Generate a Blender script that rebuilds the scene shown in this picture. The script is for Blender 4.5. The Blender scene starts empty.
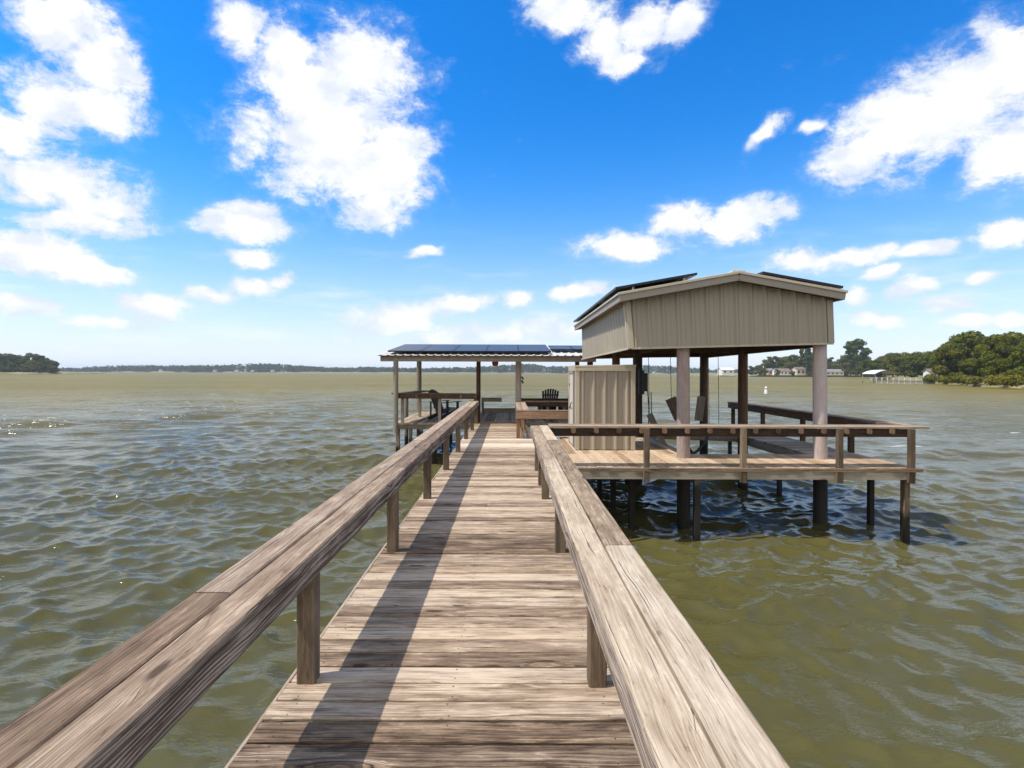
import bpy, bmesh, math, random
import numpy as np
from mathutils import Vector, Matrix

R = math.radians
rng = random.Random(7)
nrg = np.random.RandomState(11)
scene = bpy.context.scene
COL = scene.collection

# ---------------------------------------------------------------- camera
F_PX, VX, VY, EYE = 535.0, 510.0, 372.4, 1.56      # focal length (px), vanishing point, eye above the deck
WATER = -1.2
cam_d = bpy.data.cameras.new("camera")
cam = bpy.data.objects.new("camera", cam_d)
COL.objects.link(cam)
cam.location = (0, 0, EYE)
cam.rotation_euler = (R(90), R(-0.17), 0)
cam_d.sensor_width = 36
cam_d.lens = F_PX * 36 / 1024
cam_d.shift_x = (512 - VX) / 1024
cam_d.shift_y = (VY - 384) / 1024
cam_d.clip_start, cam_d.clip_end = 0.05, 20000
scene.camera = cam

# ---------------------------------------------------------------- exposure
scene.view_settings.view_transform = 'Standard'
scene.view_settings.look = 'None'
scene.view_settings.exposure = 0.40
scene.view_settings.gamma = 1
scene.view_settings.use_curve_mapping = False
scene.cycles.use_denoising = True
scene.cycles.max_bounces = 6
scene.cycles.volume_bounces = 0
scene.cycles.transparent_max_bounces = 8
scene.cycles.sample_clamp_indirect = 6

# ---------------------------------------------------------------- sun
SUN_V = Vector((-0.56, -0.13, 1.0)).normalized()     # towards the sun
sun_d = bpy.data.lights.new("sun", 'SUN')
sun_d.energy = 3.9
sun_d.angle = R(0.5)
sun_d.color = (1.0, 0.95, 0.87)
sun = bpy.data.objects.new("sun", sun_d)
COL.objects.link(sun)
sun.rotation_euler = SUN_V.to_track_quat('Z', 'Y').to_euler()

# ---------------------------------------------------------------- node helper
class NT:
    def __init__(self, tree):
        self.t = tree
        tree.nodes.clear()
    def n(self, typ, ins=None, **props):
        nd = self.t.nodes.new(typ)
        for k, v in props.items():
            setattr(nd, k, v)
        if ins:
            for k, v in ins.items():
                s = nd.inputs[k]
                if hasattr(v, 'is_output') or isinstance(v, bpy.types.NodeSocket):
                    self.t.links.new(v, s)
                else:
                    s.default_value = v
        return nd
    def m(self, op, a, b=0.0, c=None, clamp=False):
        ins = {0: a, 1: b}
        if c is not None:
            ins[2] = c
        nd = self.n('ShaderNodeMath', ins, operation=op)
        nd.use_clamp = clamp
        return nd.outputs[0]
    def v(self, op, a, b=(0, 0, 0)):
        nd = self.n('ShaderNodeVectorMath', {0: a, 1: b}, operation=op)
        return nd.outputs['Value'] if op in ('LENGTH', 'DOT_PRODUCT', 'DISTANCE') else nd.outputs[0]
    def xyz(self, x=0.0, y=0.0, z=0.0):
        return self.n('ShaderNodeCombineXYZ', {0: x, 1: y, 2: z}).outputs[0]
    def sep(self, v):
        return self.n('ShaderNodeSeparateXYZ', {0: v}).outputs
    def noise(self, vec, scale=1.0, detail=3.0, rough=0.55, dist=0.0, dims='3D'):
        nd = self.n('ShaderNodeTexNoise', {'Vector': vec, 'Scale': scale, 'Detail': detail, 'Roughness': rough, 'Distortion': dist}, noise_dimensions=dims)
        return nd.outputs[0]
    def smooth(self, x, a, b, lo=0.0, hi=1.0):
        nd = self.n('ShaderNodeMapRange', {'Value': x, 'From Min': a, 'From Max': b, 'To Min': lo, 'To Max': hi}, interpolation_type='SMOOTHSTEP')
        return nd.outputs[0]
    def lin(self, x, a, b, lo=0.0, hi=1.0):
        return self.n('ShaderNodeMapRange', {'Value': x, 'From Min': a, 'From Max': b, 'To Min': lo, 'To Max': hi}).outputs[0]
    def mix(self, f, a, b, mode='MIX'):
        nd = self.n('ShaderNodeMix', data_type='RGBA', blend_type=mode)
        for idx, v in ((0, f), (6, a), (7, b)):
            s = nd.inputs[idx]
            if isinstance(v, bpy.types.NodeSocket):
                self.t.links.new(v, s)
            else:
                if idx and len(v) == 3:
                    v = (*v, 1)
                s.default_value = v
        return nd.outputs[2]
    def ramp(self, f, stops):
        nd = self.n('ShaderNodeValToRGB', {0: f})
        e = nd.color_ramp.elements
        while len(e) < len(stops):
            e.new(0.5)
        for el, (p, c) in zip(e, stops):
            el.position = p
            el.color = (*c, 1)
        return nd.outputs[0]
    def link(self, a, b):
        self.t.links.new(a, b)

# ---------------------------------------------------------------- world: sky with clouds
world = bpy.data.worlds.new("World")
scene.world = world
world.use_nodes = True
W = NT(world.node_tree)
sky = W.n('ShaderNodeTexSky', sky_type='NISHITA')
sky.sun_disc = False
sky.sun_elevation = math.asin(SUN_V.z)
sky.sun_rotation = math.atan2(SUN_V.x, SUN_V.y) % (2 * math.pi)
sky.air_density, sky.dust_density, sky.ozone_density = 1.0, 0.6, 3.0
SKY_STRENGTH = 0.12
tc = W.n('ShaderNodeTexCoord')
D = W.v('NORMALIZE', tc.outputs['Generated'])
dx, dy, dz = W.sep(D)
den = W.m('ADD', dy, 1.0001)
S = W.xyz(W.m('DIVIDE', dx, den), W.m('DIVIDE', dz, den), 0.0)   # all-round map of the sky, one point per direction
def s_of(px, py):
    v = Vector(((px - VX) / F_PX, 1.0, (VY - py) / F_PX)).normalized()
    return Vector((v.x / (1 + v.y), v.z / (1 + v.y)))
# each cloud puff: direction it stands in, spread, tilt
PUFFS = [
 (62, 22, 48, 34, 0), (100, 62, 38, 42, 0), (98, 104, 46, 26, 10), (38, 100, 42, 34, 0), (14, 138, 38, 28, 0),
 (50, 182, 66, 28, 8), (90, 205, 40, 18, 8), (80, 224, 52, 13, 0), (36, 256, 66, 20, 3), (90, 272, 46, 14, 6), (24, 308, 34, 9, 0),
 (156, 306, 42, 15, 0), (118, 322, 42, 8, 0),
 (236, 28, 25, 22, -30), (285, 48, 34, 20, 0), (302, 85, 40, 45, 0), (355, 72, 58, 44, 0), (322, 135, 72, 60, 0), (372, 168, 58, 42, 20),
 (402, 148, 30, 34, 0), (372, 208, 32, 22, 15),
 (244, 226, 48, 14, 0), (254, 208, 26, 11, 0), (250, 258, 28, 9, 0), (252, 286, 28, 10, 0), (284, 277, 17, 7, -10), (212, 295, 26, 8, 5),
 (422, 252, 18, 6, -12), (388, 320, 46, 14, -8), (452, 308, 38, 10, -5), (490, 334, 48, 9, 0), (518, 302, 17, 9, 0), (546, 328, 40, 11, 0), (580, 292, 29, 9, -8),
 (566, 8, 40, 22, 0), (606, 40, 30, 27, 20), (640, 26, 40, 24, -35), (690, 14, 30, 14, -35), (624, 62, 24, 12, 0),
 (890, 130, 74, 42, -22), (955, 100, 74, 44, -32), (1006, 62, 42, 44, -30), (866, 158, 46, 28, 10), (1004, 148, 44, 32, -30), (1060, 120, 60, 60, 0),
 (770, 132, 22, 8, -30), (812, 126, 9, 7, 0),
 (628, 246, 50, 15, 0), (676, 222, 32, 16, 10), (724, 234, 34, 12, 0), (752, 216, 36, 15, -20),
 (800, 262, 36, 14, -5), (866, 250, 52, 9, -8), (926, 246, 34, 8, -8), (916, 287, 30, 10, -10), (978, 274, 16, 6, -8), (1000, 230, 30, 13, -10),
 (896, 322, 16, 7, 0), (972, 318, 26, 8, -5), (850, 296, 16, 10, 0), (1010, 315, 24, 9, 0),
  (880, 270, 22, 7, -8), (950, 300, 26, 8, -6), (870, 318, 20, 6, 0), (440, 338, 30, 7, 0), (610, 312, 18, 6, 0), (688, 8, 20, 10, 0),
 (-90, 150, 90, 60, 0), (1180, 60, 90, 50, 0),
]
field = None
warp = W.n('ShaderNodeTexNoise', {'Vector': S, 'Scale': 16.0, 'Detail': 3.0, 'Roughness': 0.55})
Sw = W.v('ADD', S, W.v('MULTIPLY', W.v('SUBTRACT', warp.outputs[1], (0.5, 0.5, 0.5)), (0.045, 0.03, 0)))
for (px, py, rx, ry, rot) in PUFFS:
    a = R(-rot)
    c = s_of(px, py)
    ex = s_of(px + rx * math.cos(a), py - rx * math.sin(a)) - c
    ey = s_of(px - ry * math.sin(a), py - ry * math.cos(a)) - c
    mp = W.n('ShaderNodeMapping', {'Vector': Sw, 'Location': (c.x, c.y, 0), 'Rotation': (0, 0, math.atan2(ex.y, ex.x)),
                                   'Scale': (ex.length, ey.length, 1)}, vector_type='TEXTURE')
    L = W.v('LENGTH', mp.outputs[0])
    field = L if field is None else W.m('SMOOTH_MIN', field, L, 0.25)
Sn = W.n('ShaderNodeMapping', {'Vector': S, 'Scale': (1.0, 1.35, 1.0)}).outputs[0]
f1 = W.noise(Sn, 28.0, 12.0, 0.70, 0.2)
f2 = W.noise(Sn, 9.0, 3.0, 0.5)
dens = W.m('ADD', W.m('SUBTRACT', 1.0, field), W.m('ADD', W.m('MULTIPLY', W.m('SUBTRACT', f1, 0.5), 2.7), W.m('MULTIPLY', W.m('SUBTRACT', f2, 0.5), 0.9)))
behind = W.m('ADD', W.m('MULTIPLY', W.smooth(dy, 0.1, -0.4), 1.3), W.m('MULTIPLY', W.smooth(dz, 0.74, 0.95), 1.0))  # extra cloud out of view, behind and overhead, added as neutral fill light
dens = W.m('MAXIMUM', dens, W.m('ADD', W.m('SUBTRACT', behind, 0.9), W.m('MULTIPLY', W.m('SUBTRACT', f1, 0.5), 3.0)))
alpha = W.m('MAXIMUM', W.smooth(dens, -0.40, 0.40), W.m('MULTIPLY', W.smooth(dens, -0.62, 0.15), 0.22))
low = W.smooth(dz, 0.0, 0.16)
alpha = W.m('MULTIPLY', alpha, W.lin(low, 0, 1, 0.6, 1.0))
# wisps near the horizon
wisp = W.smooth(W.noise(W.n('ShaderNodeMapping', {'Vector': S, 'Scale': (5.0, 26.0, 1.0)}).outputs[0], 2.0, 6.0, 0.6), 0.48, 0.75)
wisp = W.m('MULTIPLY', wisp, W.m('MULTIPLY', W.smooth(dz, 0.0, 0.04), W.smooth(dz, 0.28, 0.08, 0.0, 1.0)))
up = W.smooth(dz, 0.02, 0.42)
hs = W.n('ShaderNodeHueSaturation', {'Hue': 0.495, 'Saturation': 1.38, 'Value': 1.0, 'Color': sky.outputs[0]}).outputs[0]
skyc = W.mix(1.0, W.mix(up, sky.outputs[0], hs), W.mix(up, (0.78, 1.0, 1.26), (0.20, 1.08, 1.50)), 'MULTIPLY')
hz = W.m('POWER', W.m('SUBTRACT', 1.0, W.m('ABSOLUTE', dz), clamp=True), 8.5)
skyc = W.mix(W.m('MULTIPLY', hz, 0.93), skyc, (6.6, 6.85, 7.4))
shade = W.noise(Sn, 30.0, 4.0, 0.5)
cl_col = W.mix(W.smooth(W.m('ADD', W.m('MULTIPLY', dens, 0.6), W.m('MULTIPLY', W.m('SUBTRACT', shade, 0.5), 3.0)), -0.3, 0.75), (5.2, 5.6, 6.35), (7.2, 7.15, 7.1))
skyc = W.mix(W.m('MULTIPLY', wisp, 0.5), skyc, (6.6, 6.8, 7.2))
skyc = W.mix(alpha, skyc, cl_col)
bg = W.n('ShaderNodeBackground', {'Color': skyc, 'Strength': SKY_STRENGTH})
wo = W.n('ShaderNodeOutputWorld', {'Surface': bg.outputs[0]})

# ================================================================= helpers
def tag(o, label=None, cat=None, group=None, kind=None):
    for k, v in (('label', label), ('category', cat), ('group', group), ('kind', kind)):
        if v:
            o[k] = v
    return o

def empty(name, loc=(0, 0, 0), rz=0.0, **kw):
    o = bpy.data.objects.new(name, None)
    COL.objects.link(o)
    o.location = loc
    o.rotation_euler = (0, 0, rz)
    o.empty_display_size = 0.2
    return tag(o, **kw)

def copy_tree(o, parent=None):
    c = o.copy()
    COL.objects.link(c)
    c.parent = parent
    for ch in o.children:
        copy_tree(ch, c)
    return c

class MB:
    """Mesh builder: boxes, boards, tubes. Each vertex carries 'wp' (grain space) and 'tone'."""
    def __init__(self):
        self.V, self.Fc, self.wp, self.tone, self.mi, self.sm = [], [], [], [], [], []
    def add(self, verts, faces, wp=None, tone=0.5, mi=0, smooth=False):
        b = len(self.V)
        self.V += [tuple(v) for v in verts]
        self.wp += [tuple(w) for w in (wp if wp is not None else verts)]
        self.tone += [tone] * len(verts)
        for f in faces:
            self.Fc.append(tuple(b + i for i in f))
            self.mi.append(mi)
            self.sm.append(smooth)
    def board(self, p0, p1, w, t, up=(0, 0, 1), ch=0.004, segs=1, wob=0.0, tone=None, mi=0, r=rng, side_mi=None):
        """A timber from p0 to p1 (centre line), w across, t along 'up', edges eased."""
        p0, p1 = Vector(p0), Vector(p1)
        L = (p1 - p0).length
        ax = (p1 - p0).normalized()
        upv = Vector(up)
        side = ax.cross(upv).normalized()
        upv = side.cross(ax).normalized()
        hw, ht = w / 2, t / 2
        ch = min(ch, hw * .45, ht * .45)
        prof = [(-hw + ch, -ht), (hw - ch, -ht), (hw, -ht + ch), (hw, ht - ch), (hw - ch, ht), (-hw + ch, ht), (-hw, ht - ch), (-hw, -ht + ch)]
        off = (r.uniform(0, 90), r.uniform(0, 90), r.uniform(0, 90))
        verts, wps, faces = [], [], []
        for i in range(segs + 1):
            a = L * i / segs
            j = (r.uniform(-wob, wob), r.uniform(-wob, wob))
            for (x, y) in prof:
                verts.append(p0 + ax * a + side * (x + j[0]) + upv * (y + j[1]))
                wps.append((a + off[0], x + off[1], y + off[2]))
        for i in range(segs):
            for k in range(8):
                k2 = (k + 1) % 8
                faces.append((i * 8 + k, i * 8 + k2, i * 8 + 8 + k2, i * 8 + 8 + k))
        faces.append(tuple(range(7, -1, -1)))
        faces.append(tuple(segs * 8 + k for k in range(8)))
        self.add(verts, faces, wps, r.random() if tone is None else tone, mi)
        if side_mi is not None:
            b = len(self.mi) - len(faces)
            for q in range(segs * 8):
                if q % 8 in (2, 6):
                    self.mi[b + q] = side_mi
    def box(self, lo, hi, ch=0.0, tone=0.5, mi=0):
        (x0, y0, z0), (x1, y1, z1) = lo, hi
        if ch:
            lx, ly = x1 - x0, y1 - y0
            if lx >= ly:
                self.board((x0, (y0 + y1) / 2, (z0 + z1) / 2), (x1, (y0 + y1) / 2, (z0 + z1) / 2), ly, z1 - z0, ch=ch, tone=tone, mi=mi)
            else:
                self.board(((x0 + x1) / 2, y0, (z0 + z1) / 2), ((x0 + x1) / 2, y1, (z0 + z1) / 2), lx, z1 - z0, ch=ch, tone=tone, mi=mi)
            return
        v = [(x, y, z) for z in (z0, z1) for y in (y0, y1) for x in (x0, x1)]
        self.add(v, [(0, 2, 3, 1), (4, 5, 7, 6), (0, 1, 5, 4), (2, 6, 7, 3), (0, 4, 6, 2), (1, 3, 7, 5)], tone=tone, mi=mi)
    def tube(self, pts, rad, n=10, tone=None, mi=0, cap=True, wob=0.0, r=rng):
        pts = [Vector(p) for p in pts]
        rads = rad if isinstance(rad, (list, tuple)) else [rad] * len(pts)
        off = (r.uniform(0, 90), r.uniform(0, 90), r.uniform(0, 90))
        verts, wps, faces = [], [], []
        a = 0.0
        ref = None
        for i, p in enumerate(pts):
            d = (pts[min(i + 1, len(pts) - 1)] - pts[max(i - 1, 0)]).normalized()
            if ref is None:
                ref = d.orthogonal().normalized()
            u = (ref - d * ref.dot(d)).normalized()
            w = d.cross(u)
            ref = u
            if i:
                a += (p - pts[i - 1]).length
            for k in range(n):
                th = 2 * math.pi * k / n
                rr = rads[i] * (1 + r.uniform(-wob, wob))
                verts.append(p + (u * math.cos(th) + w * math.sin(th)) * rr)
                wps.append((a + off[0], rads[i] * math.cos(th) + off[1], rads[i] * math.sin(th) + off[2]))
        for i in range(len(pts) - 1):
            for k in range(n):
                k2 = (k + 1) % n
                faces.append((i * n + k, i * n + k2, (i + 1) * n + k2, (i + 1) * n + k))
        self.add(verts, faces, wps, r.random() if tone is None else tone, mi, True)
        if cap:
            t0 = self.tone[-1]
            e = (len(pts) - 1) * n
            self.add(verts[:n], [tuple(range(n - 1, -1, -1))], wps[:n], t0, mi)
            self.add(verts[e:e + n], [tuple(range(n))], wps[e:e + n], t0, mi)
    def build(self, name, mats, parent=None, **kw):
        me = bpy.data.meshes.new(name)
        me.from_pydata(self.V, [], self.Fc)
        at = me.attributes.new('wp', 'FLOAT_VECTOR', 'POINT')
        at.data.foreach_set('vector', np.array(self.wp, dtype=np.float32).ravel())
        at = me.attributes.new('tone', 'FLOAT', 'POINT')
        at.data.foreach_set('value', np.array(self.tone, dtype=np.float32))
        for m in (mats if isinstance(mats, (list, tuple)) else [mats]):
            me.materials.append(m)
        me.polygons.foreach_set('material_index', self.mi)
        me.polygons.foreach_set('use_smooth', self.sm)
        me.update()
        o = bpy.data.objects.new(name, me)
        COL.objects.link(o)
        if parent is not None:
            o.parent = parent
            # geometry is given in world space; express it in the parent's space
            me.transform(world_of(parent).inverted())
        return tag(o, **kw)

def world_of(o):
    m = Matrix.Translation(o.location) @ o.rotation_euler.to_matrix().to_4x4() @ Matrix.Diagonal((*o.scale, 1))
    return world_of(o.parent) @ m if o.parent else m

# ================================================================= materials
def new_mat(name):
    m = bpy.data.materials.new(name)
    m.use_nodes = True
    N = NT(m.node_tree)
    return m, N

def finish(N, **ins):
    b = N.n('ShaderNodeBsdfPrincipled', ins)
    N.n('ShaderNodeOutputMaterial', {'Surface': b.outputs[0]})
    return b

def wood(name, dark, mid, light, rough=0.85, contrast=1.0, wet_shade=0.0, bump=0.5, bleach=0.0, sharp=0.08, knots=1.0):
    m, N = new_mat(name)
    wp = N.n('ShaderNodeAttribute', attribute_name='wp').outputs['Vector']
    tone = N.n('ShaderNodeAttribute', attribute_name='tone').outputs['Fac']
    a, b, c = N.sep(wp)
    n1 = N.noise(N.xyz(N.m('MULTIPLY', a, 1.6), N.m('MULTIPLY', b, 7.0), N.m('MULTIPLY', c, 7.0)), 1.0, 2.0, 0.5)
    # knots: the grain bends round them
    kv = N.xyz(N.m('MULTIPLY', a, 1.9), N.m('MULTIPLY', b, 6.5), N.m('MULTIPLY', c, 6.5))
    vor = N.n('ShaderNodeTexVoronoi', {'Vector': kv, 'Scale': 1.0, 'Randomness': 1.0})
    kd = vor.outputs['Distance']
    keep = N.m('MULTIPLY', knots, N.m('GREATER_THAN', N.sep(vor.outputs['Color'])[0], 0.42))
    kin = N.m('MULTIPLY', N.smooth(kd, 0.42, 0.03), keep)
    r = N.m('ADD', N.m('ADD', b, N.m('MULTIPLY', c, 0.8)), N.m('ADD', N.m('MULTIPLY', N.m('SUBTRACT', n1, 0.5), 0.06), N.m('MULTIPLY', kin, 0.034)))
    n2 = N.noise(N.xyz(N.m('MULTIPLY', a, 0.30), N.m('MULTIPLY', r, 120.0), 0.0), 1.0, 3.0, 0.65)
    n2 = N.m('ADD', N.m('MULTIPLY', n2, 1.0 - sharp), N.m('MULTIPLY', N.smooth(n2, 0.38, 0.62), sharp))
    n3 = N.noise(N.xyz(N.m('MULTIPLY', a, 5.0), N.m('MULTIPLY', b, 260.0), N.m('MULTIPLY', c, 260.0)), 1.0, 2.0, 0.6)
    n4 = N.noise(N.xyz(N.m('MULTIPLY', a, 2.6), N.m('MULTIPLY', b, 15.0), N.m('MULTIPLY', c, 15.0)), 1.0, 4.0, 0.6)
    n5 = N.noise(N.xyz(N.m('MULTIPLY', a, 7.0), N.m('MULTIPLY', b, 30.0), N.m('MULTIPLY', c, 30.0)), 1.0, 3.0, 0.6)
    f = N.m('MULTIPLY', N.m('SUBTRACT', n2, 0.5), 0.72 * contrast)
    f = N.m('ADD', f, N.m('MULTIPLY', N.m('SUBTRACT', n3, 0.5), 0.50 * contrast))
    f = N.m('ADD', f, N.m('MULTIPLY', N.m('SUBTRACT', n4, 0.5), 0.80 * contrast))
    f = N.m('ADD', f, N.m('MULTIPLY', N.m('SUBTRACT', n5, 0.5), 0.35 * contrast))
    f = N.m('ADD', f, N.m('MULTIPLY', N.m('SUBTRACT', tone, 0.5), 0.62))
    f = N.m('ADD', f, 0.5 + bleach)
    f = N.m('SUBTRACT', f, N.m('MULTIPLY', N.smooth(kd, 0.15, 0.05), N.m('MULTIPLY', keep, 0.46)))
    # flaked pale patches with crisp edges, and dark grime specks
    n6 = N.noise(N.xyz(N.m('MULTIPLY', a, 11.0), N.m('MULTIPLY', b, 55.0), N.m('MULTIPLY', c, 55.0)), 1.0, 4.0, 0.7)
    f = N.m('ADD', f, N.m('MULTIPLY', N.m('MULTIPLY', N.smooth(n6, 0.54, 0.60), N.smooth(n4, 0.45, 0.6)), 0.20))
    f = N.m('SUBTRACT', f, N.m('MULTIPLY', N.m('MULTIPLY', N.smooth(n6, 0.43, 0.37), N.smooth(n4, 0.55, 0.42)), 0.20))
    # weather checks: thin splits along the grain
    ck = N.noise(N.xyz(N.m('MULTIPLY', a, 1.1), N.m('MULTIPLY', r, 120.0), N.m('MULTIPLY', c, 3.0)), 1.0, 2.0, 0.5)
    crack = N.m('MULTIPLY', N.smooth(ck, 0.645, 0.68), N.smooth(n4, 0.44, 0.58))
    col = N.ramp(f, [(0.02, dark), (0.45, mid), (0.80, light), (1.0, tuple(min(1, x * 1.16) for x in light))])
    # warm and grey boards
    col = N.mix(N.lin(N.noise(N.xyz(N.m('MULTIPLY', tone, 37.0), 0, 0), 1.0, 0.0), 0.3, 0.7), col, N.mix(1.0, col, (1.03, 0.97, 0.88), 'MULTIPLY'))
    col = N.mix(N.m('MULTIPLY', crack, 0.8), col, tuple(x * 0.35 for x in dark))
    rg = rough
    if wet_shade:
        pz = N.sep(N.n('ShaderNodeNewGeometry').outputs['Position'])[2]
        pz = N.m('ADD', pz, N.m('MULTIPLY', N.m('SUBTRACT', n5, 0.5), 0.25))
        wet_shade_fac = N.smooth(pz, WATER + wet_shade, WATER + wet_shade * 0.7)
        col = N.mix(N.m('MULTIPLY', wet_shade_fac, 0.96), col, (0.012, 0.011, 0.009))  # wet foot; on tall bands also under-deck shade painted into the colour
        rg = N.lin(wet_shade_fac, 0, 1, rough, 0.55)
    hgt = N.m('ADD', N.m('ADD', N.m('MULTIPLY', n2, 0.6), N.m('MULTIPLY', n3, 0.5)), N.m('MULTIPLY', crack, -1.6))
    bp = N.n('ShaderNodeBump', {'Strength': bump, 'Distance': 0.004, 'Height': hgt})
    finish(N, **{'Base Color': col, 'Roughness': rg, 'Normal': bp.outputs[0], 'Specular IOR Level': 0.25})
    return m

M = {}
M['deck'] = wood('weathered deck wood', (0.060, 0.037, 0.024), (0.250, 0.180, 0.124), (0.46, 0.365, 0.275), contrast=1.4, bump=0.8)
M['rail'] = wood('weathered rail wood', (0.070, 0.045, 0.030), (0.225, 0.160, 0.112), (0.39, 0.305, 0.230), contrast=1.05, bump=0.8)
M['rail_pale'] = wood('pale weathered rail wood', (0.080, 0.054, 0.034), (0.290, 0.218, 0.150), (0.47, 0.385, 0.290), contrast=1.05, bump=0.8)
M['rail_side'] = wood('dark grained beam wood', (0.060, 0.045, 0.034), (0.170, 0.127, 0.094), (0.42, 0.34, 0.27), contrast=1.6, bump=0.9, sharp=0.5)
M['post'] = wood('weathered post wood', (0.048, 0.034, 0.022), (0.140, 0.102, 0.069), (0.245, 0.185, 0.128), wet_shade=0.5)
M['bleached'] = wood('sun bleached decking', (0.20, 0.145, 0.10), (0.46, 0.37, 0.285), (0.66, 0.56, 0.45), contrast=0.75)
M['tan_deck'] = wood('tan platform decking', (0.17, 0.11, 0.066), (0.37, 0.265, 0.17), (0.51, 0.39, 0.275), contrast=0.7)
M['brown'] = wood('brown stained timber', (0.026, 0.015, 0.009), (0.072, 0.042, 0.025), (0.135, 0.086, 0.055), contrast=0.8, wet_shade=1.05)
M['redwood'] = wood('reddish rail timber', (0.09, 0.05, 0.03), (0.28, 0.175, 0.11), (0.42, 0.29, 0.19), contrast=0.8)
M['cleat'] = wood('reddish cleats', (0.05, 0.026, 0.016), (0.15, 0.085, 0.05), (0.24, 0.15, 0.095), contrast=0.8)
M['grey'] = wood('grey weathered timber', (0.10, 0.085, 0.068), (0.25, 0.215, 0.175), (0.38, 0.335, 0.28), contrast=0.7, wet_shade=0.55)
M['pile'] = wood('pinkish grey piling', (0.17, 0.13, 0.115), (0.38, 0.305, 0.28), (0.50, 0.42, 0.39), contrast=0.45, knots=0.0, wet_shade=1.15)
M['darkpile'] = wood('dark wet piling', (0.030, 0.024, 0.018), (0.085, 0.066, 0.050), (0.15, 0.12, 0.09), contrast=0.9, wet_shade=1.15)

def paint(name, col, rough=0.5, metal=0.0, var=0.12, scale=6.0, spec=0.5, streak=False):
    m, N = new_mat(name)
    p = N.n('ShaderNodeNewGeometry').outputs['Position']
    if streak:
        p = N.v('MULTIPLY', p, (9.0, 9.0, 0.7))
        n = N.noise(p, 1.0, 4.0, 0.6)
    else:
        n = N.noise(p, scale, 4.0, 0.6)
    n2 = N.noise(N.n('ShaderNodeNewGeometry').outputs['Position'], scale * 6, 3.0, 0.6)
    f = N.m('ADD', N.m('MULTIPLY', N.m('SUBTRACT', n, 0.5), 2.4), N.m('MULTIPLY', N.m('SUBTRACT', n2, 0.5), 0.8))
    k = N.m('ADD', 1.0, N.m('MULTIPLY', f, var))
    c = N.v('SCALE', (*col,), (0, 0, 0))
    nd = N.n('ShaderNodeVectorMath', {0: (*col,), 'Scale': k}, operation='SCALE')
    bp = N.n('ShaderNodeBump', {'Strength': 0.12, 'Distance': 0.004, 'Height': n})
    finish(N, **{'Base Color': nd.outputs[0], 'Roughness': rough, 'Metallic': metal, 'Specular IOR Level': spec, 'Normal': bp.outputs[0]})
    return m

M['siding'] = paint('tan metal siding', (0.330, 0.280, 0.208), 0.45, var=0.10, streak=True)
M['siding_trim'] = paint('pale tan metal trim', (0.46, 0.39, 0.28), 0.45, var=0.08)
M['fascia'] = paint('grey tan painted fascia', (0.29, 0.25, 0.205), 0.6, var=0.12)
M['roof_metal'] = paint('off white roof metal', (0.62, 0.57, 0.50), 0.4, var=0.1)
M['soffit'] = paint('brown soffit boards', (0.12, 0.095, 0.075), 0.8, var=0.2)
M['black'] = paint('black resin', (0.018, 0.018, 0.020), 0.5, var=0.2)
M['dark_metal'] = paint('dark metal', (0.035, 0.033, 0.032), 0.45, 0.6, var=0.2)
M['galv'] = paint('galvanised steel', (0.30, 0.30, 0.30), 0.45, 0.7, var=0.2)
M['door'] = paint('pale shed door', (0.58, 0.50, 0.42), 0.5, var=0.06)
M['red'] = paint('dull red enamel', (0.20, 0.030, 0.020), 0.4, var=0.2)
M['white'] = paint('white paint', (0.72, 0.71, 0.68), 0.5, var=0.06)
M['cream'] = paint('cream paint', (0.58, 0.50, 0.38), 0.6, var=0.1, scale=.5)
M['brick'] = paint('tan brick', (0.36, 0.26, 0.18), 0.8, var=0.15, scale=.5)
M['grey_roof'] = paint('grey shingle roof', (0.20, 0.19, 0.19), 0.8, var=0.15, scale=.5)
M['brown_roof'] = paint('brown shingle roof', (0.17, 0.12, 0.09), 0.8, var=0.15, scale=.5)
M['window'] = paint('dark window glass', (0.03, 0.04, 0.05), 0.08, var=0.05)
M['concrete'] = paint('pale concrete bulkhead', (0.62, 0.59, 0.52), 0.8, var=0.2, scale=.6)
M['nail'] = paint('rusty nail heads', (0.05, 0.035, 0.025), 0.7, var=0.2)
M['rope'] = paint('dark rope', (0.05, 0.045, 0.04), 0.8, var=0.2)

def solar():
    m, N = new_mat('solar cells')
    p = N.n('ShaderNodeAttribute', attribute_name='wp').outputs['Vector']
    x, y, z = N.sep(p)
    gx = N.m('PINGPONG', x, 0.078)
    gy = N.m('PINGPONG', y, 0.078)
    line = N.m('MAXIMUM', N.m('LESS_THAN', gx, 0.004), N.m('LESS_THAN', gy, 0.004))
    col = N.mix(line, (0.055, 0.055, 0.065), (0.12, 0.12, 0.12))
    finish(N, **{'Base Color': col, 'Roughness': 0.35, 'Specular IOR Level': 0.25})
    return m
M['solar'] = solar()
M['frame'] = paint('black panel frame', (0.02, 0.02, 0.022), 0.4, 0.5)

def leaf(name, dark, mid, warm):
    m, N = new_mat(name)
    t = N.n('ShaderNodeAttribute', attribute_name='tone').outputs['Fac']
    oi = N.n('ShaderNodeObjectInfo').outputs['Random']
    c = N.ramp(t, [(0.0, dark), (0.55, mid), (1.0, warm)])
    c = N.mix(N.m('MULTIPLY', oi, 0.75), c, N.mix(1.0, c, (1.14, 1.03, 0.72), 'MULTIPLY'))
    b = N.n('ShaderNodeBsdfDiffuse', {'Color': c})
    tr = N.n('ShaderNodeBsdfTranslucent', {'Color': c})
    mx = N.n('ShaderNodeMixShader', {0: 0.3, 1: b.outputs[0], 2: tr.outputs[0]})
    N.n('ShaderNodeOutputMaterial', {'Surface': mx.outputs[0]})
    return m
M['leaf'] = leaf('broad leaves', (0.040, 0.060, 0.010), (0.105, 0.128, 0.020), (0.200, 0.170, 0.034))
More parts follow.
